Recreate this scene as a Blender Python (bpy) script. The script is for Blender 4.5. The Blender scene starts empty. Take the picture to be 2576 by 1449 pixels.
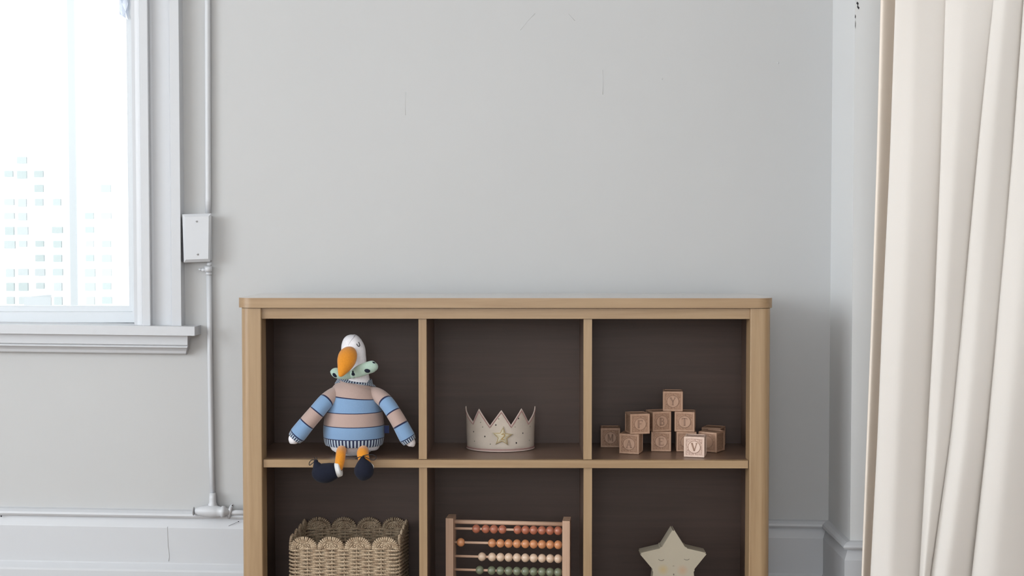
import bpy, bmesh, math, random
from mathutils import Vector, Matrix
R = math.radians
PI = math.pi
sc = bpy.context.scene
C = sc.collection
random.seed(7)

# ------------------------------------------------------------------ camera
F_PX = 3200.0
CAM_Z = 0.894
cam_d = bpy.data.cameras.new('camera')
cam = bpy.data.objects.new('camera', cam_d)
C.objects.link(cam)
cam_d.sensor_width = 36.0
cam_d.lens = 36.0 * F_PX / 2576.0
cam_d.clip_start = 0.05
cam_d.clip_end = 2000
cam.location = (0, 0, CAM_Z)
cam.rotation_euler = (R(90 - 1.97), 0, R(0.716))
sc.camera = cam
CAM_M = cam.rotation_euler.to_matrix()

# ------------------------------------------------------------------ sky
w = bpy.data.worlds.new('world')
sc.world = w
w.use_nodes = True
bg = w.node_tree.nodes['Background']
bg.inputs[0].default_value = (0.90, 0.96, 1.0, 1)
bg.inputs[1].default_value = 3.3

# ------------------------------------------------------------------ daylight through the left wall's window, fill through two added windows
def area(name, loc, rot, sx, sy, power, col):
    l = bpy.data.lights.new(name, 'AREA')
    l.shape = 'RECTANGLE'; l.size = sx; l.size_y = sy; l.energy = power; l.color = col
    o = bpy.data.objects.new(name, l); C.objects.link(o)
    o.location = loc; o.rotation_euler = rot
    return o
LW_X, LW_Y, LW_Z, LW_W, LW_H = -4.50, 0.35, 1.60, 1.80, 2.05
LW2_Y, LW2_W = -1.60, 1.40      # second window added further back in the same wall to soften shadows
RW_X, RW_Z, RW_W, RW_H = -0.3, 1.60, 1.60, 1.40        # window added in the wall behind the camera for fill
YB0 = -2.60
area('left_daylight_and_fill', (LW_X - 0.03, LW_Y, LW_Z), (0, R(-90), 0), LW_H, LW_W, 106, (0.905, 0.957, 1.0))
area('left_daylight_and_fill', (LW_X - 0.03, LW2_Y, LW_Z), (0, R(-90), 0), LW_H, LW2_W, 72, (0.905, 0.957, 1.0))  # fill lamp for the added window further back
area('rear_fill_light', (RW_X, YB0 - 0.03, RW_Z), (R(90), 0, 0), RW_W, RW_H, 38, (0.93, 0.97, 1.0))  # fill lamp, its window added behind the camera

sc.view_settings.view_transform = 'Standard'
sc.view_settings.look = 'None'
sc.view_settings.gamma = 1.0
sc.view_settings.use_curve_mapping = False
sc.view_settings.exposure = 0.0
try:
    sc.cycles.max_bounces = 10
    sc.cycles.diffuse_bounces = 6
    sc.cycles.use_denoising = True
except Exception:
    pass

def P(px, py, Y):
    """world point at depth Y seen at a pixel of the 2576x1449 frame"""
    d = CAM_M @ Vector(((px - 1288.0) / F_PX, -(py - 724.5) / F_PX, -1.0))
    t = Y / d.y
    return Vector((d.x * t, Y, CAM_Z + d.z * t))
def X(px, Y, py=724.5): return P(px, py, Y).x
def Z(py, Y, px=1288): return P(px, py, Y).z
def S(n, Y): return n * Y / F_PX      # pixel length -> metres

# ------------------------------------------------------------------ materials
MATS = {}
def mat(name, col, rough=0.6, bump=None, spec=0.5, coat=0.0, metal=0.0, vary=0.0, vscale=8.0, sheen=0.0):
    m = bpy.data.materials.new(name); m.use_nodes = True
    nt = m.node_tree; b = nt.nodes['Principled BSDF']
    b.inputs['Roughness'].default_value = rough
    b.inputs['Specular IOR Level'].default_value = spec
    b.inputs['Coat Weight'].default_value = coat
    b.inputs['Coat Roughness'].default_value = 0.25
    b.inputs['Metallic'].default_value = metal
    b.inputs['Sheen Weight'].default_value = sheen
    tc = nt.nodes.new('ShaderNodeTexCoord')
    c = (*col, 1)
    if vary:
        n = nt.nodes.new('ShaderNodeTexNoise'); n.inputs['Scale'].default_value = vscale; n.inputs['Detail'].default_value = 5
        nt.links.new(tc.outputs['Object'], n.inputs['Vector'])
        r = nt.nodes.new('ShaderNodeValToRGB')
        r.color_ramp.elements[0].position = 0.3; r.color_ramp.elements[1].position = 0.7
        r.color_ramp.elements[0].color = tuple(x * (1 - vary) for x in col) + (1,)
        r.color_ramp.elements[1].color = tuple(min(1, x * (1 + vary)) for x in col) + (1,)
        nt.links.new(n.outputs['Fac'], r.inputs['Fac'])
        nt.links.new(r.outputs['Color'], b.inputs['Base Color'])
    else:
        b.inputs['Base Color'].default_value = c
    if bump:
        sc_, st, dist = bump
        n2 = nt.nodes.new('ShaderNodeTexNoise'); n2.inputs['Scale'].default_value = sc_; n2.inputs['Detail'].default_value = 4
        nt.links.new(tc.outputs['Object'], n2.inputs['Vector'])
        bp = nt.nodes.new('ShaderNodeBump'); bp.inputs['Strength'].default_value = st; bp.inputs['Distance'].default_value = dist
        nt.links.new(n2.outputs['Fac'], bp.inputs['Height'])
        nt.links.new(bp.outputs['Normal'], b.inputs['Normal'])
    MATS[name] = m
    return m

def wood(name, axis, c1, c2, rough=0.42, coat=0.2, scale=1.0):
    m = bpy.data.materials.new(name); m.use_nodes = True
    nt = m.node_tree; b = nt.nodes['Principled BSDF']
    b.inputs['Roughness'].default_value = rough
    b.inputs['Coat Weight'].default_value = coat
    b.inputs['Coat Roughness'].default_value = 0.14 if coat > .5 else 0.35
    tc = nt.nodes.new('ShaderNodeTexCoord')
    mp = nt.nodes.new('ShaderNodeMapping')
    s = [40 * scale, 40 * scale, 40 * scale]; s[axis] = 1.6 * scale
    mp.inputs['Scale'].default_value = s
    nt.links.new(tc.outputs['Object'], mp.inputs['Vector'])
    n = nt.nodes.new('ShaderNodeTexNoise'); n.inputs['Scale'].default_value = 1.6; n.inputs['Detail'].default_value = 8; n.inputs['Roughness'].default_value = 0.65
    n.inputs['Distortion'].default_value = 0.6
    nt.links.new(mp.outputs[0], n.inputs['Vector'])
    r = nt.nodes.new('ShaderNodeValToRGB')
    e = r.color_ramp.elements
    e[0].position = 0.28; e[0].color = (*c2, 1); e[1].position = 0.62; e[1].color = (*c1, 1)
    nt.links.new(n.outputs['Fac'], r.inputs['Fac'])
    # slow tone drift along the board
    n3 = nt.nodes.new('ShaderNodeTexNoise'); n3.inputs['Scale'].default_value = 0.35
    nt.links.new(mp.outputs[0], n3.inputs['Vector'])
    mx = nt.nodes.new('ShaderNodeMixRGB'); mx.blend_type = 'MULTIPLY'; mx.inputs['Fac'].default_value = 0.35
    r3 = nt.nodes.new('ShaderNodeValToRGB')
    r3.color_ramp.elements[0].position = 0.35; r3.color_ramp.elements[0].color = (0.80, 0.72, 0.64, 1)
    r3.color_ramp.elements[1].position = 0.65; r3.color_ramp.elements[1].color = (1, 1, 1, 1)
    nt.links.new(n3.outputs['Fac'], r3.inputs['Fac'])
    nt.links.new(r.outputs[0], mx.inputs['Color1']); nt.links.new(r3.outputs[0], mx.inputs['Color2'])
    nt.links.new(mx.outputs[0], b.inputs['Base Color'])
    bp = nt.nodes.new('ShaderNodeBump'); bp.inputs['Strength'].default_value = 0.12; bp.inputs['Distance'].default_value = 0.0004
    nt.links.new(n.outputs['Fac'], bp.inputs['Height']); nt.links.new(bp.outputs[0], b.inputs['Normal'])
    MATS[name] = m
    return m

M_wall = mat('wall_paint', (0.452, 0.457, 0.462), 0.62, bump=(9, 0.10, 0.004), vary=0.012, vscale=2.2)
M_trim = mat('trim_paint', (0.51, 0.525, 0.552), 0.38, bump=(60, 0.10, 0.0015))
M_pil = mat('pilaster_paint', (0.63, 0.642, 0.65), 0.6, bump=(12, 0.1, 0.003))
M_ceil = mat('ceiling_paint', (0.82, 0.82, 0.81), 0.8)
M_wall2 = mat('white_wall_paint', (0.82, 0.82, 0.815), 0.7)
M_sash = mat('vinyl_sash', (0.57, 0.60, 0.63), 0.35)
M_floor = wood('floor_boards', 1, (0.34, 0.24, 0.16), (0.22, 0.145, 0.09), 0.4, 0.1, 0.6)
WC1, WC2 = (0.345, 0.234, 0.130), (0.265, 0.168, 0.086)
M_wx = wood('maple_grain_across', 0, WC1, WC2)
M_wy = wood('maple_grain_deep', 1, WC1, WC2)
M_top = wood('maple_top_board', 0, WC1, WC2, 0.16, 1.0)
M_wz = wood('maple_grain_upright', 2, WC1, WC2)
M_back = wood('shaded_back_board', 0, (0.071, 0.0415, 0.032), (0.055, 0.032, 0.024), 0.55, 0.05)  # brown board, deepened to hold the shade at the back of the cubes
M_sf = wood('shaded_shelf_surface', 0, (0.185, 0.115, 0.082), (0.14, 0.088, 0.062), 0.38, 0.4)  # brown carries part of the shade over the cube floors
M_in = wood('shaded_inner_board', 0, (0.13, 0.080, 0.058), (0.095, 0.058, 0.042), 0.42, 0.3)  # boards inside the cubes, their shade mixed into the colour
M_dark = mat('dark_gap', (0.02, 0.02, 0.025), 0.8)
M_screw = mat('painted_screw', (0.43, 0.43, 0.44), 0.7)

# ------------------------------------------------------------------ mesh helpers
def newbm():
    bm = bmesh.new(); bm.loops.layers.uv.new('UVMap'); return bm

def box(bm, x0, x1, y0, y1, z0, z1, mi=0):
    x0, x1 = min(x0, x1), max(x0, x1); y0, y1 = min(y0, y1), max(y0, y1); z0, z1 = min(z0, z1), max(z0, z1)
    v = [bm.verts.new(p) for p in ((x0,y0,z0),(x1,y0,z0),(x1,y1,z0),(x0,y1,z0),(x0,y0,z1),(x1,y0,z1),(x1,y1,z1),(x0,y1,z1))]
    fs = []
    for q in ((0,3,2,1),(4,5,6,7),(0,1,5,4),(1,2,6,5),(2,3,7,6),(3,0,4,7)):
        f = bm.faces.new([v[i] for i in q]); f.material_index = mi; fs.append(f)
    return v, fs

def prism(bm, poly, fn, a, b, mi=0):
    """poly: 2D points; fn(u,v,t)->3D ; extruded from t=a to t=b"""
    A = [bm.verts.new(fn(u, v, a)) for u, v in poly]
    B = [bm.verts.new(fn(u, v, b)) for u, v in poly]
    n = len(poly)
    fs = [bm.faces.new(A), bm.faces.new(list(reversed(B)))]
    for i in range(n):
        fs.append(bm.faces.new([A[i], B[i], B[(i+1) % n], A[(i+1) % n]]))
    for f in fs: f.material_index = mi
    return fs

def sweep(bm, pts, rad, seg=12, closed=False, up=None, caps=True, mi=0, vs=None):
    """tube along pts; rad: number, list of numbers or list of (ra, rb)"""
    uvl = bm.loops.layers.uv.verify()
    pts = [Vector(p) for p in pts]
    n = len(pts)
    if not isinstance(rad, (list, tuple)): rad = [rad] * n
    rad = [(r, r) if not isinstance(r, (list, tuple)) else r for r in rad]
    T = []
    for i in range(n):
        if closed: d = pts[(i+1) % n] - pts[i-1]
        else: d = pts[min(i+1, n-1)] - pts[max(i-1, 0)]
        T.append(d.normalized())
    frames = []
    if up is not None:
        up = Vector(up)
        for t in T:
            s = up.cross(t)
            if s.length < 1e-5: s = Vector((1, 0, 0))
            s.normalize(); frames.append((s, t.cross(s).normalized()))
    else:
        a = Vector((0, 0, 1)) if abs(T[0].z) < 0.9 else Vector((0, 1, 0))
        s = a.cross(T[0]).normalized()
        for t in T:
            s = (s - t * s.dot(t)).normalized()
            frames.append((s.copy(), t.cross(s).normalized()))
    rings = []
    for i in range(n):
        s, u = frames[i]; ra, rb = rad[i]
        rings.append([bm.verts.new(pts[i] + s * (ra * math.cos(2*PI*k/seg)) + u * (rb * math.sin(2*PI*k/seg))) for k in range(seg)])
    if vs is None:
        L = [0]
        for i in range(1, n): L.append(L[-1] + (pts[i] - pts[i-1]).length)
        vs = L
    vs = list(vs) + [vs[-1] + 1e-3]
    m = n if closed else n - 1
    for i in range(m):
        A, B = rings[i], rings[(i+1) % n]
        for k in range(seg):
            k2 = (k+1) % seg
            f = bm.faces.new([A[k], A[k2], B[k2], B[k]]); f.smooth = True; f.material_index = mi
            for lp, uv in zip(f.loops, ((k/seg, vs[i]), ((k+1)/seg, vs[i]), ((k+1)/seg, vs[i+1]), (k/seg, vs[i+1]))):
                lp[uvl].uv = uv
    if caps and not closed:
        for ring, rev, v in ((rings[0], True, vs[0]), (rings[-1], False, vs[n-1])):
            f = bm.faces.new(list(reversed(ring)) if rev else ring); f.smooth = True; f.material_index = mi
            for lp in f.loops: lp[uvl].uv = (0.5, v)
    return rings

def smooth_pts(pts, rads, k=4):
    """Catmull-Rom resampling of points and radii"""
    P_ = [Vector(p) for p in pts]; Q = [Vector((r, r)) if not isinstance(r, (tuple, list)) else Vector(r) for r in rads]
    def cr(L, i, t):
        a, b, c, d = L[max(i-1, 0)], L[i], L[min(i+1, len(L)-1)], L[min(i+2, len(L)-1)]
        return 0.5 * ((2*b) + (c-a)*t + (2*a-5*b+4*c-d)*t*t + (3*b-a-3*c+d)*t**3)
    op, orr = [], []
    for i in range(len(P_)-1):
        for j in range(k):
            op.append(cr(P_, i, j/k)); q = cr(Q, i, j/k); orr.append((max(q[0], 1e-4), max(q[1], 1e-4)))
    op.append(P_[-1]); orr.append(tuple(Q[-1]))
    return op, orr

def blob(bm, c, rx, ry, rz, seg=20, rings=12, mi=0, rot=None):
    M = Matrix.Translation(Vector(c))
    if rot is not None: M = M @ rot.to_4x4()
    M = M @ Matrix.Diagonal((rx, ry, rz, 1))
    r = bmesh.ops.create_uvsphere(bm, u_segments=seg, v_segments=rings, radius=1.0, matrix=M)
    fs = set()
    for v in r['verts']:
        for f in v.link_faces: fs.add(f)
    for f in fs: f.smooth = True; f.material_index = mi
    return r['verts']

def bevel_all(bm, off, seg=2, angle=30):
    es = [e for e in bm.edges if len(e.link_faces) == 2 and e.calc_face_angle(0) > R(angle)]
    bmesh.ops.bevel(bm, geom=es, offset=off, segments=seg, profile=0.5, affect='EDGES', clamp_overlap=True)

def root_loc(o):
    v = Vector((0, 0, 0))
    while o is not None:
        v += o.location; o = o.parent
    return v

def obj(name, bm, m, parent=None, local=False, origin=None, smooth=False, mods=()):
    bmesh.ops.recalc_face_normals(bm, faces=bm.faces[:])
    off = Vector((0, 0, 0))
    if parent is not None and not local:
        off = root_loc(parent)
    elif parent is None and not local:
        if origin is None:
            xs = [v.co.x for v in bm.verts]; ys = [v.co.y for v in bm.verts]; zs = [v.co.z for v in bm.verts]
            origin = Vector(((min(xs)+max(xs))/2, (min(ys)+max(ys))/2, min(zs)))
        off = Vector(origin)
    for v in bm.verts: v.co -= off
    if smooth:
        for f in bm.faces: f.smooth = True
    me = bpy.data.meshes.new(name); bm.to_mesh(me); bm.free()
    for x in (m if isinstance(m, (list, tuple)) else [m]): me.materials.append(x)
    o = bpy.data.objects.new(name, me); C.objects.link(o)
    if parent is not None: o.parent = parent
    elif not local: o.location = off
    for k in mods:
        if k[0] == 'subsurf':
            md = o.modifiers.new('subdivision', 'SUBSURF'); md.levels = k[1]; md.render_levels = k[1]
        if k[0] == 'solid':
            md = o.modifiers.new('thickness', 'SOLIDIFY'); md.thickness = k[1]; md.offset = 0
    return o

def tag(o, label=None, cat=None, group=None, kind=None):
    if label: o['label'] = label
    if cat: o['category'] = cat
    if group: o['group'] = group
    if kind: o['kind'] = kind
    return o
def thing(name, loc, label, cat, group=None, rz=0.0):
    o = bpy.data.objects.new(name, None); C.objects.link(o)
    o.empty_display_size = 0.05
    o.location = loc; o.rotation_euler = (0, 0, rz)
    return tag(o, label, cat, group)
def struct(name, bm, m, label=None, parent=None, **k):
    o = obj(name, bm, m, parent, **k)
    if parent is None: tag(o, label, None, None, 'structure')
    return o

# ================================================================== ROOM
WY = 3.25                       # face of the back wall
XL, XR, YB, ZC = -4.50, 1.75, YB0, 2.80
HX1 = X(345, WY)                # window opening in the back wall
HX0 = HX1 - 1.05
HZ0, HZ1 = Z(817, WY, 200), 2.25
bm = newbm()
for (a, b, c, d) in ((XL-0.2, HX0, 0, ZC), (HX1, XR+0.2, 0, ZC), (HX0, HX1, 0, HZ0-0.01), (HX0, HX1, HZ1, ZC)):
    box(bm, a, b, WY, WY+0.22, c, d)
struct('wall_back', bm, M_wall, 'pale grey painted back wall behind the cube shelf')
bm = newbm(); box(bm, XL-0.2, XR+0.2, YB-0.2, WY+0.22, -0.1, 0)
struct('floor', bm, M_floor, 'wooden floor of the room')
bm = newbm(); box(bm, XL-0.2, XR+0.2, YB-0.2, WY+0.22, ZC, ZC+0.1)
struct('ceiling', bm, M_ceil, 'white ceiling of the room')
bm = newbm(); box(bm, XR, XR+0.2, YB, WY, 0, ZC)
struct('wall_right', bm, M_wall2, 'right wall beyond the curtain')
bm = newbm()
for (a, b, c, d) in ((XL-0.2, RW_X-RW_W/2, 0, ZC), (RW_X+RW_W/2, XR+0.2, 0, ZC), (RW_X-RW_W/2, RW_X+RW_W/2, 0, RW_Z-RW_H/2), (RW_X-RW_W/2, RW_X+RW_W/2, RW_Z+RW_H/2, ZC)):
    box(bm, a, b, YB-0.2, YB, c, d)
struct('wall_front', bm, M_wall2, 'wall behind the camera')
bm = newbm()
y0, y1 = LW_Y-LW_W/2, LW_Y+LW_W/2; z0, z1 = LW_Z-LW_H/2, LW_Z+LW_H/2
v0, v1 = LW2_Y-LW2_W/2, LW2_Y+LW2_W/2
for (a, b, c, d) in ((YB, v0, 0, ZC), (v1, y0, 0, ZC), (y1, WY, 0, ZC), (y0, y1, 0, z0), (y0, y1, z1, ZC), (v0, v1, 0, z0), (v0, v1, z1, ZC)):
    box(bm, XL-0.2, XL, a, b, c, d)
struct('wall_left', bm, M_wall2, 'left wall with a window')
# its frame
w2 = bpy.data.objects.new('window_2', None); C.objects.link(w2); w2.location = (XL, LW_Y, z0); tag(w2, 'white window in the left wall', None, None, 'structure')
bm = newbm()
for (a, b, c, d) in ((y0-0.08, y0, z0-0.08, z1+0.08), (y1, y1+0.08, z0-0.08, z1+0.08), (y0, y1, z0-0.08, z0), (y0, y1, z1, z1+0.08)):
    box(bm, XL, XL+0.02, a, b, c, d)
obj('window_casing', bm, M_trim, w2)
w3 = bpy.data.objects.new('fill_window', None); C.objects.link(w3); w3.location = (XL, LW2_Y, z0); tag(w3, 'added second window in the left wall for fill light', None, None, 'structure')  # unseen window put in to carry a fill lamp
bm = newbm()
for (a, b, c, d) in ((v0-0.08, v0, z0-0.08, z1+0.08), (v1, v1+0.08, z0-0.08, z1+0.08), (v0, v1, z0-0.08, z0), (v0, v1, z1, z1+0.08)):
    box(bm, XL, XL+0.02, a, b, c, d)
obj('window_casing', bm, M_trim, w3)

bm = newbm()
for L in ([(1021, 232), (1019, 258), (1020, 290)], [(1516, 176), (1517, 205), (1516, 238)], [(1309, 76), (1328, 52), (1346, 34)], [(1430, 35), (1446, 52)]):
    sweep(bm, [P(x, y, WY+.0002) for x, y in L], .0007, 6)
blob(bm, P(1957, 158, WY), .003, .0008, .0035, 10, 6); blob(bm, P(1666, 198, WY), .002, .0006, .003, 10, 6)
obj('plaster_seams', bm, M_wall, bpy.data.objects['wall_back'])
# ---- pilaster to the right of the shelf
PX0 = X(2089, WY); PY = 3.03
bm = newbm(); box(bm, PX0, XR, PY, WY, 0, ZC)
bevel_all(bm, 0.004, 2)
struct('wall_pilaster', bm, M_pil, 'projecting wall corner between the shelf and the curtain')
# flaked paint on its edge
bm = newbm()
def chip(pts, Y):
    prism(bm, [(p[0], p[1]) for p in pts], lambda u, v, t: P(u, v, Y) + Vector((0, t, 0)), -0.0006, 0.0006)
chip([(2156, 4), (2160, 8), (2158, 15), (2162, 19), (2160, 24), (2156, 18), (2157, 12), (2154, 9)], PY)
chip([(2151, 36), (2152.6, 40), (2152, 47), (2150.6, 44)], PY)
chip([(2151.5, 52), (2152.4, 58), (2152, 72), (2151, 66)], PY)
o = obj('paint_flakes', bm, M_dark, bpy.data.objects['wall_pilaster'])

# ---- baseboards: profile swept along the wall with mitred corners
BB = []   # (protrusion, height)
def zb(py): return Z(py, WY, 300)
prof = [(0.0, zb(1279)), (0.010, zb(1281)), (0.019, zb(1286)), (0.021, zb(1291)), (0.018, zb(1296)), (0.008, zb(1298)),
        (0.008, zb(1299.5)), (0.016, zb(1319)), (0.017, zb(1322)), (0.017, zb(1409)), (0.019, zb(1412)), (0.032, zb(1423)), (0.033, zb(1428)), (0.033, 0.0), (0.0, 0.0)]
def sweep_profile(bm, path, prof, slope, zlast=None):
    n = len(path); rings = []
    for i, p in enumerate(path):
        def nrm(a, b):
            d = (Vector(b) - Vector(a)).normalized(); return Vector((d.y, -d.x))
        if i == 0: m_ = nrm(path[0], path[1])
        elif i == n-1: m_ = nrm(path[-2], path[-1])
        else:
            a = nrm(path[i-1], p); b = nrm(p, path[i+1]); m_ = (a + b); m_ = m_ / (m_.dot(a))
        dz = slope[i]
        rings.append([bm.verts.new((p[0] + m_.x*q, p[1] + m_.y*q, max(0, z + (dz if z > 0 else 0)))) for q, z in prof])
    k = len(prof)
    for i in range(n-1):
        for j in range(k):
            bm.faces.new([rings[i][j], rings[i+1][j], rings[i+1][(j+1) % k], rings[i][(j+1) % k]])
    bm.faces.new(rings[0]); bm.faces.new(list(reversed(rings[-1])))
tilt = -0.0138
x300 = X(300, WY, 1290)
bm = newbm()
sweep_profile(bm, [(XL, WY), (PX0, WY), (PX0, PY), (XR, PY)], prof, [tilt*(XL-x300), tilt*(PX0-x300), tilt*(PX0-x300)-0.001, tilt*(PX0-x300)-0.001])
struct('baseboard_back', bm, M_trim, 'tall white baseboard with rounded cap')
bm = newbm(); box(bm, XL, XL+0.02, YB, WY, 0, 0.17); struct('baseboard_left', bm, M_trim, 'white baseboard of left wall')
# dark nail holes and a hairline crack above the baseboard
bm = newbm()
for (px, py, r) in ((3, 1298.5, 2.4), (479, 1300, 2.2), (600, 1312, 1.5)):
    blob(bm, P(px, py, WY-0.017), S(r, WY), 0.0018, S(r*0.8, WY), 8, 6)
for a, b in (((600, 1312), (575, 1323)),):
    sweep(bm, [P(a[0], a[1], WY-0.0165), P(b[0], b[1], WY-0.0165)], 0.0004, 5)
obj('nail_hole_marks', bm, M_dark, bpy.data.objects['baseboard_back'])
bm = newbm()
sweep(bm, [P(421, 1325, WY-0.0174), P(421.5, 1350, WY-0.0174), P(423, 1375, WY-0.0174), P(426, 1400, WY-0.0174), P(424, 1412, WY-0.0174)], 0.0006, 5)
obj('paint_crack', bm, M_screw, bpy.data.objects['baseboard_back'])

# ================================================================== WINDOW (window_1)
win = bpy.data.objects.new('window_1', None); C.objects.link(win); win.location = (HX1, WY, HZ0)
tag(win, 'tall white framed window at the left, glaring with daylight', None, None, 'structure')
ZT = 2.36
def vprof(poly, z0, z1, name, m, tiltx=0):
    bm = newbm()
    prism(bm, poly, lambda u, v, t: (X(u, WY-v) if v > 0 else (X(u, WY-.028)), WY - v, t), z0, z1)
    return obj(name, bm, m, win)
zs = Z(820, WY, 400)
# casing to the right of the window: inner band, flat, outer band, as one moulded board
poly = [(345, 0), (345, .022), (352, .024), (356, .026), (357.5, .036), (376.5, .036), (379, .033), (380, .016), (388, .015), (429.5, .015), (430.5, .029), (432.5, .034), (455, .033), (457, .029), (457.5, 0)]
vprof(poly, zs, ZT, 'window_casing', M_trim)
lx0 = HX0
bm = newbm()
for q in ((lx0-0.11, lx0, 0, .026),):
    box(bm, q[0], q[1], WY-q[3], WY, zs, ZT)
obj('window_casing', bm, M_trim, win)
bm = newbm(); box(bm, lx0-0.11, X(457.5, WY), WY-0.03, WY, HZ1, ZT+0.02); obj('window_casing', bm, M_trim, win)
# jamb lining of the opening
bm = newbm()
box(bm, HX1-0.002, HX1+0.010, WY-0.02, WY+0.20, HZ0-0.02, HZ1)
box(bm, HX0-0.010, HX0+0.002, WY-0.02, WY+0.20, HZ0-0.02, HZ1)
box(bm, HX0, HX1, WY, WY+0.20, HZ1-0.005, HZ1+0.005)
obj('window_jamb', bm, M_trim, win)
SY = WY + 0.075
bm = newbm(); box(bm, X(343.5, SY-.031)+.0005, HX1+.008, SY-.034, SY+.05, HZ0-.02, HZ1); bevel_all(bm, .003, 2)
obj('window_stop', bm, M_trim, win)
# sill (stool): rounded nose, ends past the casing
bm = newbm()
zt, zb_ = Z(818, WY-0.06, 200), Z(841, WY-0.06, 200)
xr = X(489, WY-0.06)
nose = [(WY+0.20, zt), (WY-0.052, zt), (WY-0.060, zt-0.003), (WY-0.065, zt-0.010), (WY-0.065, zb_+0.007), (WY-0.060, zb_+0.001), (WY-0.052, zb_), (WY, zb_), (WY, zb_+0.001), (WY+0.20, zb_+0.001)]
box(bm, lx0-0.15, xr, WY-0.062, WY, zb_, zt)
box(bm, HX0, HX1, WY-0.001, WY+0.20, zb_, zt)
bevel_all(bm, 0.006, 3)
for v in bm.verts: v.co.z += -0.011*(v.co.x - X(200, WY))
obj('window_sill', bm, M_trim, win)
# apron with cove under the sill, its end returned and cut back
bm = newbm()
za = [841, 866, 868, 872, 876, 888, 891]
def zz(p): return Z(p, WY-0.03, 200)
apr = [(0.0, zz(838)), (0.040, zz(838)), (0.040, zz(864)), (0.034, zz(866)), (0.036, zz(868)), (0.036, zz(871)), (0.028, zz(875)), (0.022, zz(880)), (0.019, zz(887)), (0.012, zz(890)), (0.0, zz(891))]
xe = [473.5, 473.5, 473, 472, 472, 471, 468, 465, 463, 461, 461]
n = len(apr)
Rr = [bm.verts.new((X(xe[i], WY-0.03), WY-apr[i][0], apr[i][1])) for i in range(n)]
Ll = [bm.verts.new((lx0-0.13, WY-apr[i][0], apr[i][1])) for i in range(n)]
for i in range(n):
    j = (i+1) % n; bm.faces.new([Rr[i], Rr[j], Ll[j], Ll[i]])
bm.faces.new(Rr); bm.faces.new(list(reversed(Ll)))
for v in bm.verts: v.co.z += -0.011*(v.co.x - X(200, WY))
obj('window_apron', bm, M_trim, win)
# sash: mitred vinyl frame set back in the opening
SY = WY + 0.075
sx1, sx0 = X(343.5, SY-.031), HX0 + 0.003
sz0 = Z(812, SY-.031, 200); sz1 = HZ1
bm = newbm()
iw = S(22, SY); ih = S(42, SY)
prof2 = [(0.0, 0.0, 0.0), (0.0, 0.0, -0.0300), (0.04, 0.03, -0.0315), (0.45, 0.60, -0.0312), (0.50, 0.64, -0.0300), (0.56, 0.68, -0.0240), (0.96, 0.97, -0.0236), (1.0, 1.0, -0.0220), (1.0, 1.0, 0.0)]
rings = []
for (fx, fz, yo) in prof2:
    q = iw*fx; q2 = ih*fz
    rings.append([bm.verts.new(c) for c in ((sx0+q, SY+yo, sz0+q2), (sx1-q, SY+yo, sz0+q2), (sx1-q, SY+yo, sz1-q), (sx0+q, SY+yo, sz1-q))])
for i in range(len(rings)):
    A, B = rings[i], rings[(i+1) % len(rings)]
    for k in range(4):
        bm.faces.new([A[k], A[(k+1) % 4], B[(k+1) % 4], B[k]])
sash = obj('window_sash', bm, M_sash, win)
gm = bpy.data.materials.new('window_glass'); gm.use_nodes = True
nt = gm.node_tree; nt.nodes.clear()
out = nt.nodes.new('ShaderNodeOutputMaterial'); tr = nt.nodes.new('ShaderNodeBsdfTransparent'); gl = nt.nodes.new('ShaderNodeBsdfGlossy'); fr = nt.nodes.new('ShaderNodeFresnel'); mx = nt.nodes.new('ShaderNodeMixShader')
tr.inputs[0].default_value = (0.97, 0.99, 0.99, 1); gl.inputs['Roughness'].default_value = 0.02; fr.inputs[0].default_value = 1.45
nt.links.new(fr.outputs[0], mx.inputs[0]); nt.links.new(tr.outputs[0], mx.inputs[1]); nt.links.new(gl.outputs[0], mx.inputs[2]); nt.links.new(mx.outputs[0], out.inputs[0])
bm = newbm(); box(bm, sx0+iw*.8, sx1-iw*.8, SY-0.006, SY-0.002, sz0+ih*.8, sz1-iw*.8)
obj('window_pane', bm, gm, win)
# crumpled clear film at the top of the sash
M_film = mat('crumpled_film', (0.78, 0.82, 0.90), 0.12, coat=0.6)
bm = newbm()
random.seed(3)
rows = [(-110, 3), (-88, -3), (-66, 4), (-44, -2), (-22, 3), (-8, -4), (10, 3), (26, -2), (36, 3)]
grid = []
for i, (py, o_) in enumerate(rows):
    a = 299.5 + random.uniform(-1, 1); b = 322.5
    grid.append([bm.verts.new(P(a + (b-a)*f, py + (f*14 if i == len(rows)-1 else (random.uniform(-4, 4) if 0 < f < 1 else 0)), SY-0.030-random.uniform(0.0, 0.014))) for f in (0, .33, .7, 1)])
for i in range(len(rows)-1):
    for k in range(3):
        a, b, c, d = grid[i][k], grid[i][k+1], grid[i+1][k+1], grid[i+1][k]
        if (i + k) % 2: bm.faces.new([a, b, c]); bm.faces.new([a, c, d])
        else: bm.faces.new([a, b, d]); bm.faces.new([b, c, d])
bmesh.ops.solidify(bm, geom=bm.faces[:], thickness=0.003)
tag(obj('plastic_film', bm, M_film), 'crumpled clear plastic film hanging at the top corner of the window', 'plastic film')

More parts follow.
